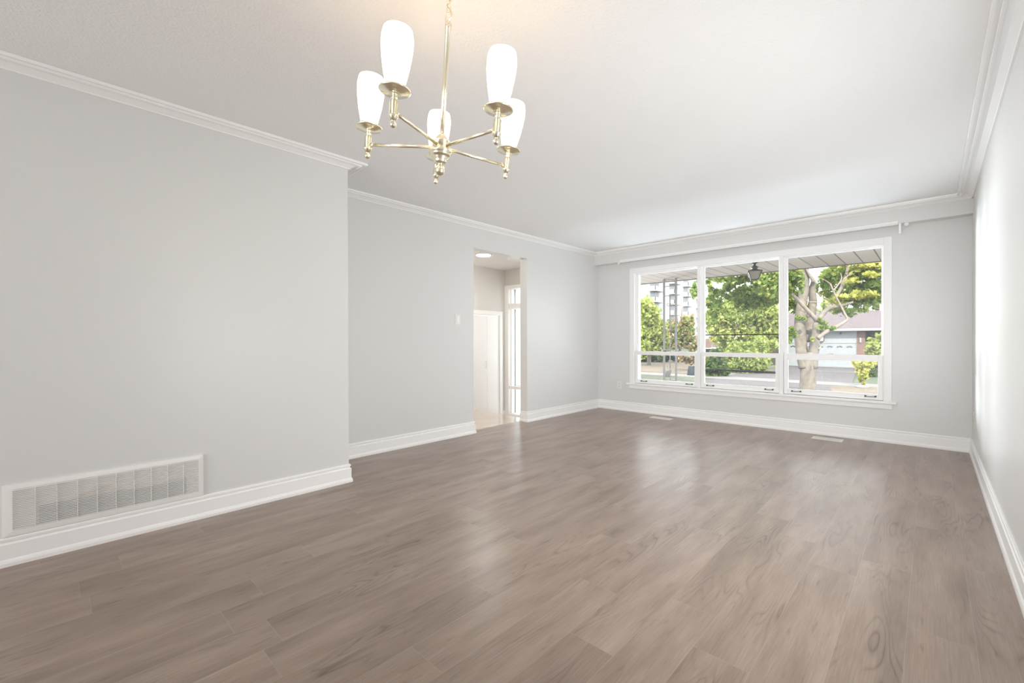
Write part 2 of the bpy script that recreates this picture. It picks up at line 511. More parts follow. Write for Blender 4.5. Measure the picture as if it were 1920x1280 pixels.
# ------------------------------------------------------------------ room shell
struct('floor', MB().box(XL2 - 0.125, XR, YB, YW, -0.12, 0.0), M['floor'], 'brown-grey wood-look plank floor of the empty room', 'floor')
struct('ceiling', MB().box(XL2 - 0.12, XR + 0.15, YB - 0.12, YW + 0.21, CEIL, CEIL + 0.16), M['ceil'], 'white stippled ceiling of the empty room', 'ceiling')
T = 0.12
w = MB()
w.box(XL1 - T, XL1, YB, YO, 0, CEIL)
w.box(XL2 - T, XL1 - T, YO - T, YO, 0, CEIL)
struct('wall_left', w, M['wall'], 'nearer grey wall on the left with the return air grille', 'wall')
w = MB()
w.box(XL2 - T, XL2, YO, DY0, 0, CEIL).box(XL2 - T, XL2, DY1, YW + 0.1, 0, CEIL).box(XL2 - T, XL2, DY0, DY1, DZ, CEIL)
struct('wall_entry', w, M['wall'], 'set-back grey wall with the open doorway to the entry', 'wall')
WX0, WX1, WZ0, WZ1 = -3.165, -0.348, 0.425, 2.045      # window opening
w = MB()
w.box(XL2 - T, WX0, YW, YW + 0.2, -0.1, CEIL).box(WX1, XR + T, YW, YW + 0.2, -0.1, CEIL)
w.box(WX0, WX1, YW, YW + 0.2, -0.1, WZ0).box(WX0, WX1, YW, YW + 0.2, WZ1, CEIL)
struct('wall_front', w, M['wall'], 'grey wall around the wide front window', 'wall')
w = MB().box(XR, XR + T, 2.65, YW, 0, CEIL).box(XR, XR + T, YB, 0.55, 0, CEIL).box(XR, XR + T, 0.55, 2.65, 0, 0.30).box(XR, XR + T, 0.55, 2.65, 1.8, CEIL)  # side opening added out of view to let the fill light in
struct('sky_blocker', MB().box(XR + 0.9, XR + 1.0, -6, YW, -0.4, CEIL).box(-3.6, XR + 1.0, YB - 1.0, YB - 0.9, -0.4, CEIL).box(-3.6, -3.5, YB - 0.9, YB, -0.4, CEIL), M['stone'], 'unseen wall added to block sky light outside the side and rear openings', 'fence')  # added out of view to keep sky light from the two openings
struct('sun_blocker', MB().box(XR + T, XR + 2.4, -9, YW, CEIL, CEIL + 0.16).box(-5, XR + T, -9, YB, CEIL, CEIL + 0.16), M['fascia'], 'unseen overhang added to block the sun over the side and rear openings', 'eave')  # added out of view so no sun enters the two openings
struct('wall_right', w, M['wall'], 'bright grey wall along the right side', 'wall')
w = MB()
w.box(XL1 - T, -2.65, YB - T, YB, 0, CEIL).box(-0.35, XR + T, YB - T, YB, 0, CEIL).box(-2.65, -0.35, YB - T, YB, 2.1, CEIL)  # rear opening added behind the camera for the fill light
struct('wall_back', w, M['wall'], 'grey wall behind the viewpoint with an opening added for fill light', 'wall')
struct('trim_1', MB().box(XL2, XR, VY, YW, VZ, CEIL), M['wall'], 'grey boxed valance above the front window', 'valance')

# mouldings
CR = [(0, CEIL - 0.043), (0.010, CEIL - 0.043), (0.013, CEIL - 0.037), (0.024, CEIL - 0.030), (0.042, CEIL - 0.019), (0.060, CEIL - 0.014), (0.065, CEIL - 0.014),
      (0.066, CEIL - 0.023), (0.076, CEIL - 0.023), (0.078, CEIL - 0.009), (0.093, CEIL - 0.008), (0.094, CEIL - 0.017), (0.106, CEIL - 0.017), (0.108, CEIL - 0.001), (0, CEIL - 0.001)]
struct('trim_2', MB().moulding([(XL1, YB), (XL1, YO), (XL2, YO)], CR), M['trim'], 'white crown moulding on the nearer left wall', 'crown moulding')
struct('trim_3', MB().moulding([(XL2, YO), (XL2, VY)], CR), M['trim'], 'white crown moulding above the doorway wall', 'crown moulding')
struct('trim_4', MB().moulding([(XL2, VY), (XR, VY)], CR), M['trim'], 'white crown moulding on the window valance', 'crown moulding')
struct('trim_5', MB().moulding([(XR, VY), (XR, YB)], CR), M['trim'], 'white crown moulding on the right wall', 'crown moulding')
BB = [(0, 0.134), (0.007, 0.134), (0.011, 0.129), (0.011, 0.119), (0.006, 0.113), (0.006, 0.108), (0.014, 0.103), (0.014, 0.034), (0.019, 0.026), (0.022, 0.016), (0.022, 0.0), (0, 0)]
struct('baseboard_left', MB().moulding([(XL1, YB), (XL1, YO), (XL2, YO)], BB), M['trim'], 'tall white baseboard under the return air grille', 'baseboard')
struct('baseboard_entry', MB().moulding([(XL2, YO), (XL2, DY0), (XL2 - T, DY0)], BB), M['trim'], 'white baseboard left of the doorway', 'baseboard')
struct('baseboard_corner', MB().moulding([(XL2 - T, DY1), (XL2, DY1), (XL2, YW)], BB), M['trim'], 'white baseboard between the doorway and the far corner', 'baseboard')
struct('baseboard_front', MB().moulding([(XL2, YW), (XR, YW)], BB), M['trim'], 'white baseboard under the front window', 'baseboard')
struct('baseboard_right', MB().moulding([(XR, YW), (XR, YB)], BB), M['trim'], 'white baseboard along the right wall', 'baseboard')

# ------------------------------------------------------------------ front window
win = empty('window_1', (0, 0, 0), label='wide white three-part front window with a tree outside', cat='window', kind='structure')
CW = 0.068
c = MB()
c.box(WX0 - CW, WX0, YW - 0.018, YW, WZ0, WZ1 + CW).box(WX1, WX1 + 0.061, YW - 0.018, YW, WZ0, WZ1 + CW).box(WX0, WX1, YW - 0.018, YW, WZ1, WZ1 + CW)
c.build('casing', M['trim'], win, 0.003)
MUL = [(-2.247, -2.208), (-1.293, -1.254)]
j = MB()
j.box(WX0, WX0 + 0.006, YW - 0.012, YW + 0.17, WZ0, WZ1).box(WX1 - 0.006, WX1, YW - 0.012, YW + 0.17, WZ0, WZ1)
j.box(WX0 + 0.006, WX1 - 0.006, YW - 0.012, YW + 0.17, WZ1 - 0.006, WZ1).box(WX0 + 0.006, WX1 - 0.006, YW + 0.02, YW + 0.17, WZ0, WZ0 + 0.012)
j.build('jamb', M['trim2'], win)
for a, b_ in MUL:
    MB().box(a, b_, YW - 0.012, YW + 0.15, WZ0, WZ1 - 0.006).build('mullion', M['trim2'], win, 0.002)
st = MB()
st.box(WX0 - 0.115, WX1 + 0.10, YW - 0.045, YW + 0.02, 0.398, WZ0)
st.build('stool', M['trim'], win, 0.006)
MB().box(WX0 - 0.075, WX1 + 0.065, YW - 0.020, YW, 0.345, 0.398).build('apron', M['trim'], win, 0.004)
UN = [(WX0 + 0.006, MUL[0][0]), (MUL[0][1], MUL[1][0]), (MUL[1][1], WX1 - 0.006)]
for k, (a, b_) in enumerate(UN):
    # fixed upper light, set back
    bd = MB(); y0, y1 = YW + 0.055, YW + 0.095
    sl = 0.032
    bd.box(a, a + sl, y0, y1, 0.86, WZ1 - 0.006).box(b_ - 0.02, b_, y0, y1, 0.86, WZ1 - 0.006)
    bd.box(a + sl, b_ - 0.02, y0, y1, WZ1 - 0.024, WZ1 - 0.006).box(a + sl, b_ - 0.02, y0, y1, 0.86, 0.895)
    bd.box(a, a + 0.014, YW + 0.03, y0, 0.90, WZ1 - 0.006).box(a + 0.014, b_ - 0.012, YW + 0.03, y0, WZ1 - 0.015, WZ1 - 0.006).box(b_ - 0.012, b_, YW + 0.03, y0, 0.90, WZ1 - 0.006)
    up = bd.build('upper_frame', M['trim2'], win, 0.002)
    MB().box(a + sl, b_ - 0.02, YW + 0.078, YW + 0.082, 0.895, WZ1 - 0.024).build('pane', M['glass'], up)
    # lower awning sash
    ls = MB(); y0, y1 = YW + 0.006, YW + 0.05
    sw = 0.044
    za, zb, zc, zd = 0.427, 0.487, 0.843, 0.897
    ls.box(a + 0.003, a + sw, y0, y1, za, zd).box(b_ - sw, b_ - 0.003, y0, y1, za, zd)
    ls.box(a + sw, b_ - sw, y0, y1, za, zb).box(a + sw, b_ - sw, y0, y1, zc - (0.012 if k == 2 else 0), zd)
    sash = ls.build('lower_sash', M['trim2'], win, 0.003)
    MB().box(a + sw, b_ - sw, YW + 0.034, YW + 0.038, zb, zc).build('pane', M['glass'], sash)
    hs = [(-3.059, -2.968), (-2.40, -2.313)] if k == 0 else ([(-2.13, -2.038), (-1.449, -1.358)] if k == 1 else [(-1.172, -1.077), (-0.507, -0.412)])
    for h0, h1 in hs:
        h = MB()
        for hx in (h0 + 0.006, h1 - 0.006):
            h.lathe([(0.008, 0.0), (0.009, -0.004), (0.005, -0.008), (0.005, -0.02), (0.0075, -0.024), (0.0001, -0.028)], (hx, y0, 0.464), 12, 'y')
        h.tube([(h0 + 0.006 + (h1 - h0 - 0.012) * t / 6, y0 - 0.02, 0.464 - 0.003 * math.sin(math.pi * t / 6)) for t in range(7)], 0.0035, 8)
        h.build('handle', M['pewter'], sash)
    if k in (0, 2):
        cx = (a + b_) / 2
        MB().box(cx - 0.03, cx + 0.03, y0 + 0.002, y0 + 0.03, zd, zd + 0.006).box(cx - 0.012, cx + 0.025, y0 + 0.004, y0 + 0.018, zd + 0.006, zd + 0.013).build('catch', M['pewter'] if k == 0 else M['register'], sash, 0.002)
# storm frame bars outside the middle light
for z, r in ((1.125, 0.0065), (0.662, 0.013)):
    MB().box(UN[1][0], UN[1][1], YW + 0.112, YW + 0.126, z - r, z + r).build('storm_bar', M['bar'], win)

# curtain track under the valance
tr = empty('curtain_track', (-1.78, VY - 0.012, VZ), label='slim white curtain track along the lower edge of the valance', cat='curtain track')
tr_o = Vector(tr.location)
def loc_box(mb, x0, x1, y0, y1, z0, z1): return mb.box(x0 - tr_o.x, x1 - tr_o.x, y0 - tr_o.y, y1 - tr_o.y, z0 - tr_o.z, z1 - tr_o.z)
q = MB(); loc_box(q, -3.33, -0.235, VY - 0.022, VY, VZ + 0.001, VZ + 0.022); loc_box(q, -3.33, -0.235, VY - 0.012, VY - 0.004, VZ - 0.012, VZ + 0.001)
q.build('rail', M['trim2'], tr, 0.002)
for ex in (-3.365, -0.175):
    MB().lathe([(0.0005, -0.03), (0.012, -0.026), (0.02, -0.012), (0.02, 0.0), (0.012, 0.006), (0.0005, 0.008)], (ex - tr_o.x, VY + 0.02 - tr_o.y, -0.004), 16).build('end_cap', M['trim2'], tr)
q = MB(); loc_box(q, -0.232, -0.215, VY + 0.004, VY + 0.012, VZ - 0.10, VZ + 0.0)
q.build('pull_tab', M['trim2'], tr)
q = MB(); loc_box(q, -3.292, -3.276, YW - 0.008, YW, VZ - 0.11, VZ)
q.build('bracket', M['wall'], tr)

# ------------------------------------------------------------------ entry hall seen through the doorway
struct('floor_entry', MB().box(FX, XL2 - 0.125, 2.0, LAND, -0.12, 0.0).box(FX, XL2 - 0.125, LAND - 0.02, LAND, EZ, -0.12), M['tile'], 'cream polished tile landing beyond the doorway', 'floor')
struct('floor_lower', MB().box(FX, XL2 - T, LAND, FY + 0.2, EZ - 0.1, EZ), M['tile'], 'lower tiled floor of the front entry', 'floor')
struct('ceiling_entry', MB().box(FX - 0.6, XL2 - T, 1.9, FY + 0.2, CEIL, CEIL + 0.16), M['hall_ceil'], 'white ceiling of the entry hall', 'ceiling')
CY0, CY1, CZ = 4.64, 5.845, 1.53
w = MB()
w.box(FX - T, FX, 1.9, CY0, EZ, CEIL).box(FX - T, FX, CY1, FY, EZ, CEIL).box(FX - T, FX, CY0, CY1, CZ, CEIL)
w.box(FX - 0.6, FX - 0.55, CY0 - 0.1, CY1 + 0.1, EZ, CZ + 0.1)
struct('wall_closet', w, M['wall_hall'], 'beige hall wall with the folding closet door', 'wall')
SX0, SX1, SZ0, SZ1 = -5.80, -5.38, -0.33, 2.027
w = MB()
w.box(FX - T, SX0, FY, FY + 0.2, EZ, CEIL).box(SX1, XL2 - T, FY, FY + 0.2, EZ, CEIL).box(SX0, SX1, FY, FY + 0.2, SZ1, CEIL).box(SX0, SX1, FY, FY + 0.2, EZ, SZ0)
struct('wall_entrance', w, M['wall_hall'], 'front wall of the entry hall with the sidelight', 'wall')
struct('wall_hall_end', MB().box(FX - T, XL2 - T, 1.88, 2.0, -0.12, CEIL), M['wall_hall'], 'hidden end wall of the entry hall', 'wall')
struct('wall_lower_side', MB().box(XL2 - T - 0.01, XL2 - T, LAND, FY, EZ, 0), M['wall_hall'], 'low side wall of the sunken entry', 'wall')
d = empty('door_1', (0, 0, 0), label='white folding closet door beyond the doorway', cat='door', kind='structure')
q = MB()
q.box(FX, FX + 0.016, CY0 - 0.07, CY0, EZ, CZ + 0.07).box(FX, FX + 0.016, CY1, CY1 + 0.075, EZ, CZ + 0.07).box(FX, FX + 0.016, CY0, CY1, CZ, CZ + 0.07)
q.box(FX - T, FX, CY0, CY0 + 0.012, EZ, CZ).box(FX - T, FX, CY1 - 0.012, CY1, EZ, CZ).box(FX - T, FX, CY0 + 0.012, CY1 - 0.012, CZ - 0.012, CZ)
q.build('casing', M['trim'], d, 0.003)
pw = (CY1 - CY0 - 0.03) / 4
for k in range(4):
    y0 = CY0 + 0.015 + k * pw
    pn = MB().box(FX - 0.040, FX - 0.012, y0 + 0.0015, y0 + pw - 0.0015, EZ + 0.012, CZ - 0.022).build('door_panel', M['trim'], d, 0.003)
    if k in (0, 2):
        hy = y0 + pw * 0.86
        h = MB().box(FX - 0.012, FX + 0.008, hy - 0.008, hy + 0.008, 0.555, 0.567).box(FX - 0.012, FX + 0.008, hy - 0.008, hy + 0.008, 0.665, 0.677)
        h.box(FX + 0.004, FX + 0.012, hy - 0.012, hy + 0.012, 0.55, 0.682)
        h.build('handle', M['plastic'], pn, 0.002)
d2 = empty('window_2', (0, 0, 0), label='tall narrow white sidelight in the entry hall', cat='window', kind='structure')
q = MB()
q.box(FX + 0.001, SX0, FY - 0.018, FY, EZ, SZ1 + 0.068).box(SX1, SX1 + 0.09, FY - 0.018, FY, EZ, SZ1 + 0.068).box(SX0, SX1, FY - 0.018, FY, SZ1, SZ1 + 0.068).box(SX0, SX1, FY - 0.018, FY, EZ, SZ0)
q.build('casing', M['trim'], d2, 0.003)
q = MB()
q.box(SX0, SX0 + 0.006, FY, FY + 0.2, SZ0, SZ1).box(SX0, SX1, FY, FY + 0.2, 1.65, 1.75).box(SX0, SX1, FY, FY + 0.06, 0.135, 0.192).box(SX0, SX0 + 0.03, FY + 0.04, FY + 0.06, SZ0, SZ1)
q.build('frame', M['trim2'], d2, 0.002)
MB().box(SX0 + 0.006, SX0 + 0.026, FY + 0.150, FY + 0.175, SZ0, SZ1).build('weather_strip', M['strip'], d2)
for z0, z1 in ((SZ0, 0.135), (0.192, 1.65), (1.75, SZ1)):
    MB().box(SX0 + 0.006, SX1, FY + 0.158, FY + 0.164, z0, z1).build('pane', M['frost'], d2)
struct('baseboard_closet', MB().box(FX, FX + 0.012, CY1 + 0.075, FY, EZ, EZ + 0.14), M['trim'], 'short white baseboard beside the closet door', 'baseboard')
fl = empty('ceiling_light', (-5.02, 4.63, CEIL), label='lit round flush ceiling light in the entry hall', cat='ceiling light')
MB().lathe([(0.125, 0.0), (0.128, -0.006), (0.122, -0.016), (0.11, -0.018)], (0, 0, 0), 40).build('rim', M['plastic'], fl)
MB().lathe([(0.11, -0.016), (0.108, -0.022), (0.06, -0.026), (0.0005, -0.027)], (0, 0, 0), 40).build('diffuser', M['disc'], fl)
vf = empty('ceiling_fixture', (-4.87, 5.30, CEIL), label='flat white ceiling fixture partly hidden behind the doorway jamb', cat='ceiling fixture')
MB().lathe([(0.20, 0.0), (0.20, -0.018), (0.19, -0.024), (0.0005, -0.026)], (0, 0, 0), 40).build('cover', M['plastic'], vf)

hl_ = bpy.data.lights.new('hall_lamp', 'POINT'); hl_.energy = 12; hl_.shadow_soft_size = 0.12; hl_.color = (1.0, 0.94, 0.86)
hlo = bpy.data.objects.new('hall_lamp', hl_); COL.objects.link(hlo); hlo.location = (-4.7, 2.75, 2.2)

# ------------------------------------------------------------------ return air grille
gy0, gy1, gz0, gz1 = -0.165, 0.628, 0.136, 0.381
g = empty('return_air_grille', (XL1, 0.2315, gz0), label='long white louvred return air grille low on the left wall above the baseboard', cat='air vent')
go = Vector(g.location)
def gbox(mb, x0, x1, y0, y1, z0, z1): return mb.box(x0, x1, y0 - go.y, y1 - go.y, z0 - go.z, z1 - go.z)
bt, bd = 0.020, 0.012
fr = MB()
iy0, iy1, iz0, iz1 = gy0 + 0.034, gy1 - 0.024, gz0 + 0.030, gz1 - 0.024
oy0, oy1, oz0, oz1 = gy0 - go.y, gy1 - go.y, 0.0, gz1 - gz0
py0, py1, pz0, pz1 = iy0 - go.y, iy1 - go.y, iz0 - go.z, iz1 - go.z
vs = [(0, oy0, oz0), (0, oy1, oz0), (0, oy1, oz1), (0, oy0, oz1),
      (0.009, oy0, oz0), (0.009, oy1, oz0), (0.009, oy1, oz1), (0.009, oy0, oz1),
      (0.0125, py0 - 0.006, pz0 - 0.006), (0.0125, py1 + 0.006, pz0 - 0.006), (0.0125, py1 + 0.006, pz1 + 0.006), (0.0125, py0 - 0.006, pz1 + 0.006),
      (0.0125, py0, pz0), (0.0125, py1, pz0), (0.0125, py1, pz1), (0.0125, py0, pz1),
      (0.002, py0, pz0), (0.002, py1, pz0), (0.002, py1, pz1), (0.002, py0, pz1)]
fs = []
for a in range(0, 16, 4):
    for i in range(4):
        k = (i + 1) % 4
        fs.append((a + i, a + k, a + 4 + k, a + 4 + i))
fr.add(vs, fs).build('frame', M['grille'], g)
lv = MB()
n = 23
pitch = (iz1 - iz0) / n
for i in range(n):
    z = iz0 - go.z + pitch * (i + 0.5)
    lv.obox((0.0108, (iy0 + iy1) / 2 - go.y, z), (0.0040, 0, -0.0017), (0, (iy1 - iy0) / 2, 0), (0.0003, 0, 0.0008))
cols = 10
for i in range(1, cols):
    y = iy0 + (iy1 - iy0) * i / cols - go.y
    lv.box(0.009, 0.0152, y - 0.0012, y + 0.0012, iz0 - go.z, iz1 - go.z)
lv.build('louver', M['grille'], g)
bk = MB()
gbox(bk, 0.0003, 0.0012, iy0, iy1, iz0, iz1)
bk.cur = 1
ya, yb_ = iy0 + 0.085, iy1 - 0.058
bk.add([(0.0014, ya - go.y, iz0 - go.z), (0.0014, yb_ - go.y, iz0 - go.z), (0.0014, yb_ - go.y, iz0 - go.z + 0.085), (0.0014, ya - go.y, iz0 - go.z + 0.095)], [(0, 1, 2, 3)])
bk.cur = 2
y1_ = iy0 + 0.20
bk.add([(0.0016, y1_ - go.y, iz0 - go.z + 0.096), (0.0016, y1_ + 0.17 - go.y, iz0 - go.z + 0.098), (0.0016, y1_ + 0.15 - go.y, iz0 - go.z + 0.135), (0.0016, y1_ + 0.08 - go.y, iz0 - go.z + 0.130)], [(0, 1, 2, 3)])
bk.add([(0.0016, yb_ - 0.12 - go.y, iz0 - go.z + 0.085), (0.0016, yb_ - go.y, iz0 - go.z + 0.087), (0.0016, yb_ - go.y, iz0 - go.z + 0.105), (0.0016, yb_ - 0.10 - go.y, iz0 - go.z + 0.102)], [(0, 1, 2, 3)])
bk.build('duct_opening', [M['duct_pale'], M['duct_dark'], M['stud']], g, fixn=False)
for sy, sz, mt_ in ((gy0 + 0.013, (gz0 + gz1) / 2, 'register'), (gy1 - 0.012, (gz0 + gz1) / 2, 'register'), ((gy0 + gy1) / 2 + 0.01, gz1 - 0.010, 'register'), ((gy0 + gy1) / 2 + 0.01, gz0 + 0.010, 'slot')):
    MB().lathe([(0.0001, 0.0105), (0.003, 0.0100), (0.0035, 0.006)], (0, sy - go.y, sz - go.z), 10, 'x').build('screw', M[mt_], g)

# ------------------------------------------------------------------ switch and outlets
s_ = empty('light_switch', (XL2, 3.098, 1.291), label='white rocker light switch on the wall left of the doorway', cat='light switch')
MB().box(0, 0.006, -0.036, 0.036, -0.058, 0.058).build('plate', M['plastic'], s_, 0.0025)
MB().obox((0.0075, 0, 0), (0.0035, 0, 0.0004), (0, 0.0165, 0), (0, 0, 0.033)).build('rocker', M['trim'], s_, 0.001)


def outlet(loc, rz, label):
    o = empty('wall_outlet', loc, (0, 0, rz), label, 'electrical outlet')
    MB().box(-0.036, 0.036, -0.006, 0, -0.058, 0.058).build('plate', M['plastic'], o, 0.0025)
    for z in (-0.02, 0.02):
        r = MB().box(-0.016, 0.016, -0.0085, -0.006, z - 0.014, z + 0.014).build('receptacle', M['register'], o, 0.002)
        MB().box(-0.007, -0.005, -0.0090, -0.0084, z - 0.002, z + 0.008).box(0.005, 0.007, -0.0090, -0.0084, z - 0.002, z + 0.006).lathe([(0.0028, -0.0090), (0.0028, -0.0084)], (0, 0, z - 0.008), 10, 'y').build('slots', M['slot'], r)
    MB().lathe([(0.0001, -0.0080), (0.003, -0.0075), (0.003, -0.006)], (0, 0, 0), 10, 'y').build('screw', M['register'], o)
    return o


outlet((-3.410, YW, 0.379), 0, 'white electrical outlet left of the front window near the corner')
outlet((XR, 5.62, 0.36), -math.pi / 2, 'white electrical outlet edge-on at the far end of the right wall')

# ------------------------------------------------------------------ floor registers
def register(x0, x1, y0, y1, label):
    o = empty('floor_register', ((x0 + x1) / 2, (y0 + y1) / 2, 0), label=label, cat='floor vent', group='floor registers below the front window')
    hx, hy = (x1 - x0) / 2, (y1 - y0) / 2
    MB().box(-hx, hx, -hy, -hy + 0.022, 0, 0.005).box(-hx, hx, hy - 0.022, hy, 0, 0.005).box(-hx, -hx + 0.018, -hy + 0.022, hy - 0.022, 0, 0.005).box(hx - 0.018, hx, -hy + 0.022, hy - 0.022, 0, 0.005).build('frame', M['register'], o, 0.002)
    q = MB()
    nn = 19
    for i in range(nn):
        x = -hx + 0.018 + (2 * hx - 0.036) * (i + 0.5) / nn
        q.box(x - 0.0045, x + 0.0045, -hy + 0.022, hy - 0.022, 0.001, 0.0042)
    q.box(-hx + 0.018, hx - 0.018, -0.004, 0.004, 0.001, 0.0044)
    q.build('fins', M['register'], o)
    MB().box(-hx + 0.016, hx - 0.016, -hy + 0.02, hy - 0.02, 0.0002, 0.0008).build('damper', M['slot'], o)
    return o


register(-2.786, -2.490, 5.612, 5.755, 'cream floor register below the left part of the front window')
register(-0.930, -0.664, 5.618, 5.766, 'cream floor register below the right part of the front window')

# ------------------------------------------------------------------ chandelier
TX, TY = -0.0259, 0.0684
ch_rot = Matrix.Rotation(TY, 3, 'Y') @ Matrix.Rotation(TX, 3, 'X')
ch = empty('chandelier', (-1.2527, 0.9502, 1.70), ch_rot.to_euler(), 'brass five-arm chandelier with lit white tulip glass shades hanging from the ceiling', 'chandelier')
MB().lathe([(0.0001, -0.0535), (0.010, -0.0510), (0.0175, -0.043), (0.0195, -0.0335), (0.0170, -0.023), (0.010, -0.016), (0.008, -0.012),
            (0.021, -0.010), (0.0225, -0.004), (0.024, 0.002), (0.030, 0.008), (0.031, 0.0125), (0.033, 0.013), (0.037, 0.0175), (0.037, 0.022),
            (0.0405, 0.024), (0.0415, 0.030), (0.040, 0.035), (0.0310, 0.037)], (0, 0, 0), 40).build('hub_finial', M['brass'], ch)
MB().lathe([(0.0310, 0.0365), (0.0310, 0.061), (0.032, 0.062), (0.032, 0.066), (0.024, 0.069), (0.0225, 0.073), (0.019, 0.080), (0.013, 0.087), (0.009, 0.0905)], (0, 0, 0), 40).build('hub', M['brass'], ch)
MB().lathe([(0.0068, 0.088), (0.0088, 0.28), (0.0095, 0.455), (0.0115, 0.457), (0.0115, 0.462), (0.0095, 0.464), (0.0115, 0.467), (0.0115, 0.472), (0.007, 0.476), (0.0045, 0.482)], (0, 0, 0), 24).build('rod', M['brass'], ch)
tor = [(0.0165 * math.cos(a), 0.002 * math.sin(a), 0.4965 + 0.0165 * math.sin(a)) for a in [2 * math.pi * i / 28 for i in range(28)]]
MB().tube(tor, 0.0026, 8, True).build('ring', M['brass'], ch)
top_local = Matrix(ch_rot).transposed() @ Vector((0, 0, 0.695)) + Vector((0, 0, 0))
ring_top = Vector((0, 0, 0.512))
# chain climbs from the ring to the ceiling rose, straight up in the room
ring_w = Vector(ch.location) + ch_rot @ ring_top
inv = Matrix(ch_rot).transposed()
nl = 8
z_c = CEIL - 0.030
for k in range(nl):
    zc = ring_w.z + (z_c - ring_w.z) * (k + 0.4) / nl
    ln = (z_c - ring_w.z) / nl * 0.74
    pts = []
    for i in range(20):
        a = 2 * math.pi * i / 20
        u, v = 0.0075 * math.cos(a), ln * math.sin(a)
        wd = Vector((u * RT.x, u * RT.y, v)) if k % 2 == 0 else Vector((-u * RT.y, u * RT.x, v))
        wp = Vector((ring_w.x, ring_w.y, zc)) + wd
        pts.append(inv @ (wp - Vector(ch.location)))
    MB().tube(pts, 0.0017, 6, True).build('chain_link', M['brass'], ch)
pts = []
for i in range(25):
    t = i / 24
    wp = Vector((ring_w.x + 0.009 * math.sin(t * 16), ring_w.y + 0.006 * math.cos(t * 16), ring_w.z - 0.02 + (z_c - ring_w.z + 0.02) * t))
    pts.append(inv @ (wp - Vector(ch.location)))
MB().tube(pts, 0.0016, 6).build('cord', mat('clear_gold_cord', (0.62, 0.52, 0.32), 0.4), ch)
rose = Vector((ring_w.x, ring_w.y, CEIL))
q = MB().lathe([(0.062, 0.0), (0.062, -0.006), (0.052, -0.014), (0.03, -0.022), (0.012, -0.028), (0.006, -0.034), (0.0005, -0.036)], (0, 0, 0), 32)
q.v = [tuple(inv @ (Vector(p) + rose - Vector(ch.location))) for p in q.v]
q.build('ceiling_rose', M['brass'], ch)
RA, PH = 0.266, 3.8254
CUP = [(0.0001, -0.0035), (0.006, -0.0022), (0.0095, 0.004), (0.0098, 0.008), (0.0075, 0.0140), (0.0055, 0.0165), (0.0085, 0.018), (0.0125, 0.026), (0.0135, 0.0275),
       (0.0150, 0.030), (0.0150, 0.034), (0.0125, 0.036), (0.0125, 0.073), (0.0110, 0.075), (0.0080, 0.077), (0.0080, 0.083), (0.0095, 0.085), (0.0080, 0.087), (0.0080, 0.094), (0.011, 0.098)]
DISC = [(0.010, 0.0955), (0.022, 0.0965), (0.024, 0.0985), (0.032, 0.0995), (0.034, 0.1020), (0.044, 0.1025), (0.0475, 0.1055), (0.0465, 0.1085), (0.040, 0.1095), (0.034, 0.1110), (0.0325, 0.1175), (0.0295, 0.1215), (0.020, 0.122)]
SH = [(0.0270, 0.1155), (0.0285, 0.122), (0.0330, 0.142), (0.0385, 0.168), (0.0435, 0.200), (0.0465, 0.228), (0.0472, 0.246), (0.0462, 0.262), (0.0440, 0.274), (0.0420, 0.281),
      (0.0405, 0.281), (0.0430, 0.262), (0.0438, 0.240), (0.0405, 0.200), (0.0355, 0.168), (0.0290, 0.138), (0.0250, 0.124)]
lean = [0.0, 0.0, 0.012, 0.055, 0.0]
for k in range(5):
    a = PH + k * 2 * math.pi / 5
    cx, cy = RA * math.cos(a), RA * math.sin(a)
    arm = MB().tube([(0.026 * math.cos(a), 0.026 * math.sin(a), 0.046), (0.14 * math.cos(a), 0.14 * math.sin(a), 0.0455), (cx - 0.010 * math.cos(a), cy - 0.010 * math.sin(a), 0.0455)], 0.0056, 14)
    arm.tube([(cx - 0.020 * math.cos(a), cy - 0.020 * math.sin(a), 0.0455), (cx - 0.012 * math.cos(a), cy - 0.012 * math.sin(a), 0.0455)], 0.0072, 14)
    ao = arm.build('arm', M['brass'], ch)
    # each candle leans a hair on its arm
    lm = Matrix.Rotation(lean[k], 3, Vector((-RT.y, RT.x, 0)))
    def leaned(prof):
        q = MB().lathe(prof, (0, 0, 0), 32)
        q.v = [tuple(lm @ Vector(p) + Vector((cx, cy, 0))) for p in q.v]
        return q
    cu = leaned(CUP).build('candle_cup', M['brass'], ch)
    leaned(DISC).build('drip_pan', M['brass'], cu)
    leaned(SH).build('lamp_shade', M['shade'], ch)

# ------------------------------------------------------------------ porch
SOZ, SOY = 2.205, 8.37
struct('porch_soffit', MB().box(-4.9, 3.5, YW + 0.2, SOY, SOZ, SOZ + 0.03), M['soffit'], 'beige slatted soffit of the porch roof outside the window', 'soffit')
struct('porch_roof', MB().box(-4.9, 3.5, YW + 0.21, SOY + 0.12, SOZ + 0.03, SOZ + 0.22).box(-4.9, 3.5, SOY, SOY + 0.025, SOZ - 0.012, SOZ + 0.03), M['fascia'], 'brown edge of the porch roof', 'roof')
struct('porch_floor', MB().box(-9, 1.5, YW + 0.21, 8.5, GZ, -0.45), M['concrete'], 'concrete porch floor below the window', 'porch')
PY = 8.02
p = empty('porch_post', (-3.545, PY, -0.45), label='grey wrought iron trellis post standing outside the left window', cat='post')
po = Vector(p.location)
for x in (-3.660, -3.430):
    MB().box(x - po.x - 0.015, x - po.x + 0.015, -0.015, 0.015, 0, SOZ - po.z).build('upright', M['iron'], p)
for z in (2.185, 2.065, 1.885, 1.245, 1.085, 0.30, 0.14):
    MB().box(-0.10, 0.10, -0.006, 0.006, z - po.z - 0.006, z - po.z + 0.006).build('crossbar', M['iron'], p)
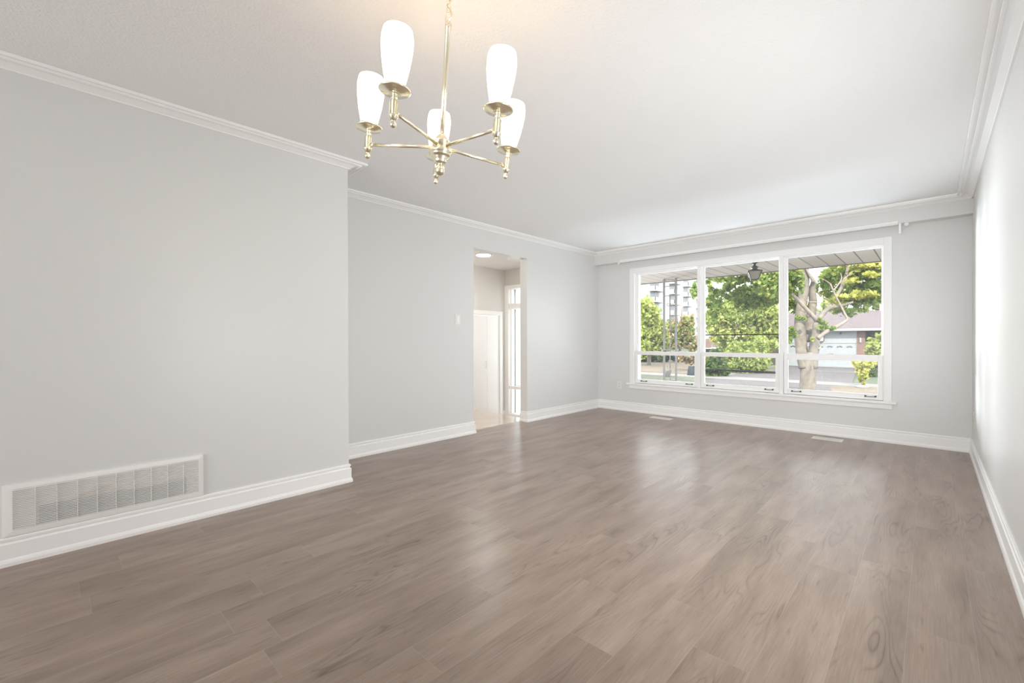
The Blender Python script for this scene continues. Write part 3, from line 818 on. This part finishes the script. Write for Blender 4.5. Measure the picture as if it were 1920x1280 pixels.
for z0, z1 in ((1.245, 1.885), (0.30, 1.085)):
    MB().box(-0.008, 0.008, -0.008, 0.008, z0 - po.z, z1 - po.z).build('centre_bar', M['iron'], p)


def scroll(cx, cz, r, sgn, up):
    q = []
    for i in range(22):
        t = i / 21
        a = t * 4.6
        rr = r * (1 - 0.72 * t)
        q.append((cx + sgn * (r - rr * math.cos(a)) * 0.9, 0, cz + up * rr * math.sin(a)))
    return q


for zc in (1.72, 1.42, 0.85, 0.55):
    for sg in (-1, 1):
        for upd in (1, -1):
            MB().tube(scroll(sg * 0.010, zc - po.z, 0.036, sg, upd), 0.0038, 6).build('scroll', M['iron'], p)

ln_ = empty('porch_lantern', (-1.885, 7.17, SOZ), (0, 0, 0.35), 'dark bronze lantern hanging from the porch soffit outside the middle window', 'lantern')
MB().lathe([(0.052, 0.0), (0.052, -0.008), (0.030, -0.020), (0.018, -0.034), (0.018, -0.050), (0.026, -0.062), (0.050, -0.078), (0.053, -0.086), (0.030, -0.094), (0.038, -0.106), (0.048, -0.122)], (0, 0, 0), 24).build('stem', M['lantern'], ln_)
rt, rb, zt, zb = 0.088, 0.045, -0.135, -0.262
q = MB()
vs = [(sx * 0.035, sy * 0.035, -0.112) for sx, sy in ((-1, -1), (1, -1), (1, 1), (-1, 1))] + [(sx * (rt + 0.008), sy * (rt + 0.008), zt) for sx, sy in ((-1, -1), (1, -1), (1, 1), (-1, 1))] + [(sx * (rt + 0.008), sy * (rt + 0.008), zt - 0.01) for sx, sy in ((-1, -1), (1, -1), (1, 1), (-1, 1))]
fs = [(0, 1, 2, 3), (11, 10, 9, 8)]
for a in (0, 4):
    for i in range(4):
        k = (i + 1) % 4; fs.append((a + i, a + 4 + i, a + 4 + k, a + k))
q.add(vs, fs).build('cap', M['lantern'], ln_)
cg = MB()
crn = [(-1, -1), (1, -1), (1, 1), (-1, 1)]
for i, (sx, sy) in enumerate(crn):
    cg.tube([(sx * rt, sy * rt, zt - 0.008), (sx * rb, sy * rb, zb)], 0.007, 6)
    nx, ny = crn[(i + 1) % 4]
    cg.tube([(sx * rb, sy * rb, zb), (nx * rb, ny * rb, zb)], 0.007, 6)
cg.lathe([(0.0005, zb - 0.022), (0.012, zb - 0.016), (0.02, zb - 0.004), (0.04, zb)], (0, 0, 0), 12)
cg.build('cage', M['lantern'], ln_)
for i, (sx, sy) in enumerate(crn):
    nx, ny = crn[(i + 1) % 4]
    k = 0.97
    MB().add([(sx * rt * k, sy * rt * k, zt - 0.008), (nx * rt * k, ny * rt * k, zt - 0.008), (nx * rb * k, ny * rb * k, zb), (sx * rb * k, sy * rb * k, zb)], [(0, 1, 2, 3)]).build('pane', M['amber'], ln_, fixn=False)

# ------------------------------------------------------------------ ground outside
struct('lawn', MB().box(-260, 120, 8.5, 300, GZ - 0.3, GZ), M['grass'], 'green lawn ground outside the window', 'lawn')
struct('dry_lawn', MB().box(-60, -11.6, 29.8, 60, GZ, GZ + 0.02), M['drygrass'], 'sunlit tan lawn across the street on the left', 'lawn')
struct('sidewalk', MB().box(-80, 30, 27.3, 29.2, GZ, GZ + 0.04), M['concrete'], 'pale concrete sidewalk across the street', 'sidewalk')
struct('driveway', MB().add([(-9.6, 29.2, GZ + 0.03), (-3.0, 29.2, GZ + 0.03), (-4.3, 45, GZ + 0.03), (-9.6, 45, GZ + 0.03)], [(0, 1, 2, 3)]), M['asphalt'], 'dark asphalt driveway in front of the garage', 'driveway')
struct('garden_path', MB().add([(-11.6, 29.2, GZ + 0.025), (-9.6, 29.2, GZ + 0.025), (-9.6, 45, GZ + 0.025), (-11.6, 45, GZ + 0.025)], [(0, 1, 2, 3)]), M['concrete'], 'pale path left of the driveway', 'path')
struct('road', MB().add([(-9.2, 12, GZ + 0.02), (-1.4, 12, GZ + 0.02), (-2.9, 25.6, GZ + 0.02), (-3.4, 27.3, GZ + 0.02), (-9.2, 27.3, GZ + 0.02)], [(0, 1, 2, 3, 4)]), M['asphalt'], 'grey asphalt in front of the maple tree', 'road')
struct('verge', MB().add([(-3.2, 24.0, GZ + 0.03), (6, 24.0, GZ + 0.03), (6, 27.3, GZ + 0.03), (-3.35, 27.3, GZ + 0.03), (-3.6, 26.2, GZ + 0.03)], [(0, 1, 2, 3, 4)]), M['drygrass'], 'yellowing grass verge around the sapling', 'verge')

# ------------------------------------------------------------------ plants
NPR = np.random.default_rng(11)


def leaves(name, blobs, mats, size, parent, density=1.0, weights=(0.4, 0.4, 0.2)):
    """blobs: (px, py, depth, rx_px, ry_px, count); leaf quads gathered in clumps inside real ellipsoids"""
    cs, idx = [], []
    for (px, py, t, rx, ry, cnt) in blobs:
        c = np.array(P(px, py, t)); ax, az = rx * t / F_PX, ry * t / F_PX
        ay = 0.5 * (ax + az)
        cnt = int(cnt * density)
        ncl = max(3, cnt // 26)
        d = NPR.normal(size=(ncl, 3)); d /= np.linalg.norm(d, axis=1)[:, None]
        d *= NPR.uniform(0.35, 1.0, (ncl, 1)) ** 0.6
        pick = NPR.integers(0, ncl, cnt)
        jit = NPR.normal(size=(cnt, 3)) * 0.16
        u = d[pick] + jit
        rt_, fw_ = np.array(RT), np.array((FW.x, FW.y, 0)) / math.hypot(FW.x, FW.y)
        pos = c + u[:, :1] * ax * rt_ + u[:, 1:2] * ay * fw_ + u[:, 2:3] * az * np.array([0, 0, 1])
        cs.append(pos)
    pos = np.concatenate(cs); n = len(pos)
    a = NPR.normal(size=(n, 3)); a /= np.linalg.norm(a, axis=1)[:, None]
    b = NPR.normal(size=(n, 3)); b -= a * (a * b).sum(1)[:, None]; b /= np.linalg.norm(b, axis=1)[:, None]
    sc = size * NPR.uniform(0.6, 1.25, (n, 1))
    nrm = np.cross(a, b)
    v = np.stack([pos - a * sc * 0.5, pos + b * sc * 0.36 - nrm * sc * 0.08, pos + a * sc * 0.5, pos - b * sc * 0.36 - nrm * sc * 0.08], 1).reshape(-1, 3)
    me = bpy.data.meshes.new(name)
    me.vertices.add(4 * n); me.vertices.foreach_set('co', v.ravel())
    me.loops.add(4 * n); me.loops.foreach_set('vertex_index', np.arange(4 * n, dtype=np.int32))
    me.polygons.add(n); me.polygons.foreach_set('loop_start', np.arange(0, 4 * n, 4, dtype=np.int32))
    me.polygons.foreach_set('loop_total', np.full(n, 4, dtype=np.int32))
    for q in mats: me.materials.append(q)
    me.polygons.foreach_set('material_index', NPR.choice(3, n, p=weights).astype(np.int32))
    me.update(calc_edges=True); me.validate()
    o = bpy.data.objects.new(name, me); COL.objects.link(o)
    o.parent = parent
    o.matrix_parent_inverse = Matrix.Translation(parent.location).inverted()
    return o


def plant_root(name, px, t, label, cat, group=None):
    b = P(px, 700, t)
    return empty(name, (b.x, b.y, GZ), label=label, cat=cat, group=group)


def limbs(name, branches, mt, parent):
    q = MB()
    for br in branches:
        pts = [P(a[0], a[1], a[2]) for a in br]
        rad = [a[3] * a[2] / F_PX for a in br]
        # smooth the polyline
        pp, rr = [], []
        for i in range(len(pts) - 1):
            p0 = pts[max(i - 1, 0)]; p1 = pts[i]; p2 = pts[i + 1]; p3 = pts[min(i + 2, len(pts) - 1)]
            for s in range(4):
                u = s / 4
                pp.append(0.5 * ((2 * p1) + (p2 - p0) * u + (2 * p0 - 5 * p1 + 4 * p2 - p3) * u * u + (3 * p1 - p0 - 3 * p2 + p3) * u ** 3))
                rr.append(rad[i] * (1 - u) + rad[i + 1] * u)
        pp.append(pts[-1]); rr.append(rad[-1])
        q.tube(pp, rr, 10)
    o = q.build(name, mt, parent)
    o.matrix_parent_inverse = Matrix.Translation(parent.location).inverted()
    return o


# the maple in front of the window
D = 14.0
mp = plant_root('maple_tree', 1515, D, 'big maple with a thick forked trunk and bare grey limbs outside the right window', 'tree')
base_py = 640 + (CAM_Z - GZ) * F_PX / D
limbs('trunk', [
    [(1514, base_py + 6, D, 18), (1514, 745, D, 14.5), (1515, 710, D, 13), (1515, 680, D, 13.5), (1513, 660, D, 14)],
    [(1509, 690, D, 10), (1503, 655, D + .1, 10), (1500, 620, D + .2, 9.5), (1501, 585, D + .3, 8.5), (1507, 545, D + .4, 8.5), (1508, 515, D + .4, 8), (1504, 470, D + .4, 7), (1506, 420, D + .4, 5)],
    [(1516, 640, D + .3, 7), (1518, 605, D + .4, 7.5), (1524, 570, D + .4, 7), (1523, 545, D + .4, 6), (1526, 528, D + .3, 4.5)],
    [(1524, 690, D - .1, 8), (1526, 655, D - .15, 8.5), (1530, 628, D - .2, 7), (1532, 605, D - .2, 6.5)],
    [(1531, 608, D - .2, 5.5), (1541, 590, D - .2, 4.5), (1556, 577, D - .3, 3.5), (1578, 573, D - .4, 3), (1600, 566, D - .6, 2)],
], M['bark'], mp)
limbs('bare_branch', [
    [(1531, 600, D - .25, 4), (1522, 590, D - .3, 3.8), (1506, 573, D - .35, 3.4), (1490, 556, D - .4, 3), (1479, 545, D - .4, 2.6), (1464, 525, D - .4, 1.8), (1450, 505, D - .4, 1.2)],
    [(1526, 528, D + .2, 4), (1520, 518, D + .2, 3), (1515, 510, D + .2, 2), (1511, 500, D + .2, 1.6)],
    [(1533, 634, D - .3, 4.2), (1545, 624, D - .35, 4.2), (1560, 617, D - .4, 3.6), (1576, 608, D - .5, 3), (1588, 599, D - .5, 2.4), (1585, 590, D - .5, 1.9), (1577, 574, D - .5, 1.8), (1566, 553, D - .5, 1.6), (1557, 532, D - .5, 1.3)],
    [(1537, 598, D - .2, 3.6), (1549, 583, D - .2, 2.8), (1560, 570, D - .2, 1.8), (1570, 566, D - .2, 1)],
    [(1562, 545, D - .5, 1.4), (1572, 533, D - .5, 1.2), (1578, 522, D - .5, 1), (1576, 512, D - .5, .7)],
    [(1572, 533, D - .5, 1.1), (1584, 522, D - .5, .9), (1600, 508, D - .5, .8), (1610, 500, D - .5, .5)],
    [(1557, 532, D - .5, 1.1), (1548, 526, D - .5, .8), (1540, 522, D - .5, .5)],
    [(1560, 570, D - .2, 1.4), (1554, 562, D - .2, .9), (1540, 555, D - .2, .8), (1533, 546, D - .2, .5)],
    [(1558, 572, D - .2, 1.2), (1548, 568, D - .2, .9), (1530, 566, D - .2, .8), (1514, 565, D - .2, .7), (1508, 558, D - .2, .5)],
    [(1566, 560, D - .3, 2.2), (1577, 540, D - .3, 3.0), (1585, 520, D - .3, 3.0), (1590, 500, D - .3, 2.6), (1593, 470, D - .3, 2)],
    [(1535, 655, D - .3, 1.6), (1541, 646, D - .3, .9), (1546, 640, D - .3, .6)],
], M['palebark'], mp)
leaves('foliage', [
    (1395, 516, D, 48, 15, 1500), (1440, 528, D - .5, 26, 30, 1500), (1418, 556, D + 1, 46, 24, 1900), (1342, 570, D + 1, 20, 22, 420), (1333, 520, D, 12, 12, 170),
    (1370, 545, D + .5, 22, 14, 420), (1337, 548, D + .6, 8, 16, 130),
    (1488, 522, D - .6, 14, 26, 700), (1488, 562, D + .8, 14, 26, 700), (1570, 512, D + 1.5, 26, 14, 700), (1606, 512, D, 42, 18, 1500), (1645, 500, D - .5, 26, 16, 700),
    (1632, 542, D, 32, 24, 1400), (1600, 556, D + .3, 34, 16, 900), (1560, 540, D + 2, 26, 22, 700), (1652, 560, D - .3, 14, 12, 300), (1585, 584, D, 18, 9, 260), (1610, 580, D, 14, 7, 150),
    (1303, 545, D, 6, 14, 170), (1483, 628, D - .2, 8, 13, 220), (1550, 613, D - .4, 12, 8, 200), (1500, 597, D - .4, 9, 6, 110), (1524, 634, D - .4, 4, 3, 30), (1540, 600, D - .3, 8, 5, 60),
    (1395, 470, D, 60, 22, 900), (1600, 470, D, 60, 22, 900),
], LG, 0.15, mp, 1.0, (0.42, 0.36, 0.22))

leaves('golden_foliage', [(1642, 498, D - .7, 26, 11, 260), (1625, 520, D - .7, 34, 12, 120), (1606, 554, D - .4, 32, 8, 340), (1585, 562, D - .3, 20, 7, 180), (1600, 500, D - .6, 26, 7, 130)], LS, 0.15, mp)
# trees and shrubs across the street
t1 = plant_root('broadleaf_tree', 1395, 36, 'rounded light green tree with pale forked limbs outside the middle window', 'tree')
limbs('trunk', [[(1395, 720, 36, 5), (1395, 650, 36, 4.5), (1396, 620, 36, 3), (1396, 600, 36, 2), (1392, 580, 36, 1)], [(1396, 622, 36, 2.4), (1405, 605, 36, 1.6), (1412, 590, 36, 1)], [(1395, 622, 36, 2.2), (1388, 608, 36, 1.5), (1382, 598, 36, .8)]], M['palebark'], t1)
leaves('foliage', [(1395, 585, 36, 58, 26, 2600), (1345, 605, 36, 26, 35.5, 1300), (1440, 605, 36, 28, 34, 1500), (1385, 635, 35.5, 40, 24, 1700), (1430, 640, 35.5, 26, 18, 800), (1400, 565, 37, 40, 18, 800)], LY, 0.32, t1, 1.0, (0.36, 0.44, 0.20))
t2 = plant_root('garden_shrub', 1400, 31, 'wide leafy green shrub beside the driveway outside the middle window', 'shrub')
leaves('foliage', [(1400, 676, 31, 36, 22, 2600), (1385, 655, 31, 24, 16, 900), (1425, 660, 31.2, 14, 24, 800), (1395, 692, 30.8, 32, 10, 800)], LY, 0.26, t2, 1.0, (0.6, 0.3, 0.1))
t3 = plant_root('dark_shrub', 1340, 28, 'dark green low shrub at the left edge of the middle window', 'shrub')
leaves('foliage', [(1341, 692, 28, 20, 18, 1600), (1345, 670, 28, 13, 16, 700), (1332, 706, 28, 12, 10, 500)], LD, 0.24, t3, 1.0, (0.3, 0.4, 0.3))
t4 = plant_root('yellow_shrub', 1334, 33, 'yellowing round shrub behind the dark shrub', 'shrub')
leaves('foliage', [(1334, 675, 33, 12, 11, 900)], LA, 0.26, t4, 1.0, (0.2, 0.2, 0.6))
t5 = plant_root('leafy_tree', 1217, 40, 'yellow-green tree at the left edge of the left window', 'tree')
limbs('trunk', [[(1217, 700, 40, 4), (1217, 650, 40, 3.4), (1217, 610, 40, 2)]], M['bark'], t5)
leaves('foliage', [(1212, 594, 40, 18, 31, 2000), (1224, 632, 40, 26, 28, 2200), (1205, 640, 39, 16, 24, 800), (1235, 618, 40, 14, 22, 700)], LY, 0.36, t5, 1.0, (0.34, 0.44, 0.22))
t6 = plant_root('autumn_tree', 1280, 44, 'thin autumn-tinted tree right of the iron post in the left window', 'tree')
limbs('trunk', [[(1275, 690, 44, 2.6), (1275, 640, 44, 2), (1277, 600, 44, 1.2), (1280, 575, 44, .6)], [(1275, 640, 44, 1.2), (1264, 600, 44, .8), (1266, 575, 44, .5)], [(1276, 640, 44, 1.2), (1290, 610, 44, .7)]], M['bark'], t6)
leaves('foliage', [(1283, 622, 44, 18, 28, 1300), (1262, 625, 44, 12, 30, 700), (1295, 642, 43, 12, 18, 600), (1250, 640, 44, 10, 18, 400), (1292, 600, 44, 9, 16, 260)], [LY[0], LA[1], LA[2]], 0.34, t6, 1.0, (0.5, 0.2, 0.3))
t7 = plant_root('dark_hedge', 1228, 46, 'dark hedge under the yellow-green tree in the left window', 'hedge')
leaves('foliage', [(1212, 670, 46, 18, 10, 900), (1242, 670, 46, 16, 10, 800), (1268, 668, 46, 14, 8, 500)], LD, 0.36, t7, 1.0, (0.4, 0.4, 0.2))
t8 = plant_root('russet_tree', 1296, 32, 'small russet tree on the tan lawn in the left window', 'tree')
limbs('trunk', [[(1295, 702, 33, 1.6), (1296, 685, 33, 1.4), (1297, 668, 33, .8)]], M['bark'], t8)
leaves('foliage', [(1288, 670, 33, 17, 10, 900), (1303, 672, 33, 8, 9, 300)], LA, 0.26, t8, 1.0, (0.3, 0.5, 0.2))
t9 = plant_root('sapling', 1616.5, 21.7, 'small yellow-green sapling on the verge outside the right window', 'sapling')
sy = 640 + (CAM_Z - GZ) * F_PX / 21.7
limbs('trunk', [[(1617, sy + 1, 21.7, 1.6), (1617, 705, 21.7, 1.4), (1618, 680, 21.7, .8)], [(1617, 708, 21.7, .9), (1610, 690, 21.7, .6), (1604, 678, 21.7, .4)], [(1617, 706, 21.7, .9), (1625, 690, 21.7, .6)]], M['bark'], t9)
leaves('foliage', [(1619, 682, 21.7, 16, 12, 700), (1617, 698, 21.7, 9, 12, 420), (1607, 684, 21.7, 6, 9, 120), (1617, 712, 21.7, 3.5, 8, 150)], LS, 0.16, t9, 1.0, (0.2, 0.5, 0.3))
t10 = plant_root('conifer_shrub', 1645, 30, 'pale green feathery conifer in front of the brick porch at the right window edge', 'shrub')
leaves('foliage', [(1640, 655, 30, 14, 12, 700), (1652, 640, 30, 9, 18, 500), (1628, 640, 30.5, 6, 7, 150), (1650, 665, 29.5, 14, 14, 600)], LY, 0.24, t10, 1.0, (0.5, 0.4, 0.1))
t11 = plant_root('garden_bush', 1640, 27.5, 'dark green bush behind the sapling', 'bush')
leaves('foliage', [(1640, 690, 27.5, 14, 20, 1100), (1652, 700, 27.5, 10, 16, 500)], LD, 0.22, t11, 1.0, (0.2, 0.4, 0.4))
for (px, py, rx, ry, cnt, lab) in ((1652, 568, 13, 14, 600, 'hazy green treetop behind the right end of the mauve roof'), (1614, 562, 13, 16, 600, 'hazy green treetop behind the roof between the bare branches'),
                                   (1562, 576, 18, 20, 900, 'hazy green treetop just right of the maple trunk behind the roof'), (1505, 588, 18, 28, 900, 'hazy green treetop behind the maple trunk'),
                                   (1456, 600, 16, 28, 700, 'hazy green treetop behind the mullion left of the maple trunk')):
    dt = plant_root('distant_tree', px, 75, lab, 'tree', 'treetops beyond the houses')
    gb = 640 + (CAM_Z - GZ) * F_PX / 75
    limbs('trunk', [[(px, gb + .4, 75, 2.4), (px + .5, gb - 20, 75, 2.0), (px, py, 75, 1.2)]], M['bark'], dt)
    leaves('foliage', [(px, py, 75, rx, ry, cnt)], LY, 0.75, dt, 1.0, (0.5, 0.4, 0.1))

# ------------------------------------------------------------------ house across the street
HY = 45.0
h = empty('house', (-4.3, HY, GZ), label='low house across the street with a pale blue garage and mauve roof', cat='house')
ho = Vector(h.location)
def hb(mb, x0, x1, y0, y1, z0, z1): return mb.box(x0 - ho.x, x1 - ho.x, y0 - ho.y, y1 - ho.y, z0 - ho.z, z1 - ho.z)
q = MB(); hb(q, -9.45, -4.34, HY, HY + 9, GZ, 1.86); q.build('garage_wall', M['siding'], h)
q = MB(); hb(q, -9.25, -4.43, HY - 0.06, HY, GZ, 0.72)
gd = q.build('garage_door', M['door_paint'], h)
for k in range(7):
    x0 = -9.0 + k * 0.66
    z0 = 0.34
    f = MB()
    for s in range(3):     # rising-sun lights
        a0, a1 = math.pi * (s + 0.12) / 3, math.pi * (s + 0.88) / 3
        vs = [(x0 + 0.24 + r * math.cos(a) - ho.x, HY - 0.066 - ho.y, z0 + r * 0.75 * math.sin(a) - ho.z) for r, a in ((0.08, a0), (0.22, a0), (0.22, a1), (0.08, a1))]
        f.add(vs, [(0, 1, 2, 3)])
    f.build('door_window', M['darkglass'], gd, fixn=False)
q = MB(); hb(q, -9.3, -4.36, HY - 0.1, HY - 0.0, 0.72, 0.80); q.build('door_header', M['siding'], h)
q = MB(); hb(q, -4.34, -3.82, HY - 0.05, HY + 1.2, GZ, 1.86); q.build('brick_pier', M['brick'], h)
q = MB(); hb(q, -3.82, 4, HY + 0.9, HY + 9, GZ, 1.86); q.build('porch_wall', M['brickdark'], h)
q = MB(); hb(q, -11.05, -10.55, HY - 0.1, HY + 1, GZ, 1.5); q.build('brick_pier', M['brick'], h)
q = MB(); hb(q, -13.5, -9.45, HY + 0.6, HY + 9, GZ, 1.86); q.build('side_wall', M['brickdark'], h)
q = MB(); hb(q, -9.62, -9.38, HY - 0.3, HY - 0.1, GZ, 0.6); q.build('corner_post', M['stud'], h)
q = MB()
x0, x1, ya, yb_, z0, zr = -14, 4.5, HY - 0.6, HY + 9.5, 1.88, 3.55
ym = (ya + yb_) / 2
q.add([(x - ho.x, y - ho.y, z - ho.z) for x, y, z in ((x0, ya, z0), (x1, ya, z0), (x1, ym, zr), (x0, ym, zr), (x0, yb_, z0), (x1, yb_, z0))], [(0, 1, 2, 3), (3, 2, 5, 4), (0, 3, 4), (1, 5, 2), (0, 4, 5, 1)])
q.build('roof', M['roof'], h)
q = MB(); hb(q, x0, x1, ya - 0.10, ya, z0 - 0.16, z0 + 0.02); q.build('gutter', M['gutter'], h)
q = MB(); hb(q, -3.2, -2.2, ym - 0.3, ym + 0.4, zr - 0.3, zr + 0.55); q.build('chimney', M['stone'], h)
q = MB(); hb(q, -4.15, -4.03, HY - 0.17, HY - 0.05, 0.78, 1.16); q.build('wall_lamp', M['gutter'], h)
for x in (-6.9, -5.4):
    q = MB(); hb(q, x - 0.06, x + 0.06, HY - 0.12, HY, 1.42, 1.6); q.build('flood_lamp', M['greybox'], h)
bb = empty('backboard', (-6.95, HY - 0.16, 0.86), label='thin-framed backboard mounted above the white garage door beside the trunk', cat='backboard')
q = MB()
for a in (((-0.45, 0), (0.45, 0)), ((-0.45, 0.75), (0.45, 0.75)), ((-0.45, 0), (-0.45, 0.75)), ((0.45, 0), (0.45, 0.75))):
    q.tube([(a[0][0], -0.10, a[0][1]), (a[1][0], -0.10, a[1][1])], 0.03, 6)
q.tube([(0, 0.14, 0.35), (0, -0.08, 0.35)], 0.03, 6)
q.build('frame', M['greybox'], bb)
q = MB(); q.box(-0.43, 0.43, -0.12, -0.08, 0.02, 0.73); q.build('board', M['gutter'], bb)
ben = empty('porch_chair', (-3.45, HY + 0.3, GZ), label='white slatted chair by the brick porch of the house', cat='chair')
q = MB().box(-0.3, 0.3, -0.3, -0.24, 0.95, 1.05)
for k in range(4): q.box(-0.3 + k * 0.18, -0.24 + k * 0.18, -0.3, -0.24, 0.5, 1.0)
q.build('backrest', M['gutter'], ben)
q = MB().box(-0.3, 0.3, -0.3, 0.3, 0.42, 0.5); q.build('seat', M['gutter'], ben)
for sx in (-0.27, 0.27):
    for sy_ in (-0.27, 0.27):
        MB().box(sx - 0.03, sx + 0.03, sy_ - 0.03, sy_ + 0.03, 0, 0.42).build('leg', M['gutter'], ben)

# ------------------------------------------------------------------ apartment block far left
ab = empty('apartment_building', (-50, 120, GZ), label='white multi-storey apartment block with balconies seen through the left window', cat='building')
ao_ = Vector(ab.location)
def abx(mb, x0, x1, y0, y1, z0, z1): return mb.box(x0 - ao_.x, x1 - ao_.x, y0 - ao_.y, y1 - ao_.y, z0 - ao_.z, z1 - ao_.z)
q = MB(); abx(q, -70, -50, 96, 150, GZ, 23.5); q.build('wall', M['stucco'], ab)
for (ya, yb_) in ((101.5, 106.5), (112.5, 117.0), (121.5, 125.0), (131.0, 136.0)):
    for fl_ in range(8):
        z = -0.6 + fl_ * 2.75
        q = MB(); abx(q, -50, -48.5, ya, yb_, z - 0.2, z); abx(q, -48.62, -48.5, ya, yb_, z, z + 1.0); abx(q, -50, -48.5, ya, ya + 0.12, z, z + 1.0); abx(q, -50, -48.5, yb_ - 0.12, yb_, z, z + 1.0)
        q.build('balcony', M['stucco'], ab)
        q = MB(); abx(q, -50, -49.95, ya + 0.2, yb_ - 0.2, z + 0.1, z + 2.35); q.build('window', M['recess'], ab)

# ------------------------------------------------------------------ small things outdoors
def car(loc, rz, body, label):
    o = empty('car', loc, (0, 0, rz), label, 'car', 'parked cars beyond the middle window')
    prof = [(-2.1, 0.35), (-2.15, 0.7), (-1.9, 0.95), (-1.2, 1.02), (-0.7, 1.42), (0.8, 1.45), (1.5, 1.02), (2.1, 0.9), (2.15, 0.5), (2.05, 0.3)]
    vs = [(x, s * 0.85, z) for s in (-1, 1) for x, z in prof]; n_ = len(prof)
    fs = [tuple(range(n_)), tuple(n_ + i for i in reversed(range(n_)))] + [(i, n_ + i, n_ + (i + 1) % n_, (i + 1) % n_) for i in range(n_)]
    MB().add(vs, fs).build('body', body, o, 0.06)
    gp = [(-1.1, 1.03), (-0.66, 1.36), (0.76, 1.38), (1.36, 1.03)]
    MB().add([(x, s * 0.861, z) for s in (-1, 1) for x, z in gp], [(0, 1, 2, 3), (7, 6, 5, 4)]).build('window', M['darkglass'], o, fixn=False)
    for x in (-1.35, 1.35):
        for s in (-1, 1):
            MB().lathe([(0.0005, -0.1), (0.2, -0.1), (0.32, -0.08), (0.32, 0.08), (0.2, 0.1), (0.0005, 0.1)], (x, s * 0.8, 0.32), 20, 'y').build('wheel', M['tyre'], o)
    return o


c1 = P(1329, 668, 46); car((c1.x, c1.y, GZ + 0.02), 0.5, M['carpaint'], 'silver car parked at the left edge of the middle window')
c2 = P(1348, 668, 50); car((c2.x, c2.y, GZ + 0.02), 0.5, M['whitecar'], 'white car parked behind the silver car')
f0, f1 = P(1318, 660, 60), P(1372, 660, 60)
fe = empty('wooden_fence', ((f0.x + f1.x) / 2, (f0.y + f1.y) / 2, GZ), (0, 0, math.atan2(f1.y - f0.y, f1.x - f0.x)), 'reddish wooden fence behind the parked cars', 'fence')
hl = (f1 - f0).length / 2 + 1
q = MB()
nb = 34
for i in range(nb):
    x = -hl + 2 * hl * (i + 0.5) / nb
    q.box(x - hl / nb * 0.85, x + hl / nb * 0.85, -0.02, 0.02, 0.05, 2.4 + 0.05 * (i % 2))
q.build('boards', M['fence'], fe)
MB().box(-hl, hl, 0.02, 0.08, 0.5, 0.6).box(-hl, hl, 0.02, 0.08, 1.9, 2.0).build('rail', M['fence'], fe)
ys = P(1335, 636, 56)
ye = empty('yellow_sign', (ys.x, ys.y, GZ), label='small yellow blank sign by the wooden fence', cat='sign')
MB().box(-0.04, 0.04, -0.04, 0.04, 0, 2.2).build('post', M['iron'], ye)
MB().box(-0.26, 0.26, -0.08, -0.04, 2.0, 2.65).build('panel', M['yellow'], ye, 0.02)
b_ = P(1297, 700, 28.6)
bi = empty('garden_bin', (b_.x, b_.y, GZ), label='slate-blue bin beside the small russet tree', cat='bin')
MB().lathe([(0.30, 0), (0.20, 0.62), (0.22, 0.64), (0.0005, 0.66)], (0, 0, 0), 14).build('body', M['bluebin'], bi)
b_ = P(1252, 703, 27.9)
bo = empty('garden_box', (b_.x, b_.y, GZ), (0.0, 0, 0.4), 'charcoal box on the lawn by the iron post', 'box')
MB().add([(-0.22, -0.2, 0), (0.16, -0.2, 0), (0.16, 0.2, 0), (-0.22, 0.2, 0), (-0.08, -0.12, 0.36), (0.22, -0.12, 0.42), (0.22, 0.12, 0.42), (-0.08, 0.12, 0.36)],
         [(3, 2, 1, 0), (4, 5, 6, 7), (0, 1, 5, 4), (1, 2, 6, 5), (2, 3, 7, 6), (3, 0, 4, 7)]).build('body', M['greybox'], bo, 0.02)
b_ = P(1616.5, 727, 21.2)
MB().lathe([(0.28, 0), (0.26, 0.06), (0.12, 0.10), (0.0005, 0.11)], (0, 0, 0), 10).build('planting_stone', M['stone'], None, 0, 'pale stone at the foot of the sapling', 'stone').location = (b_.x, b_.y, GZ + 0.03)
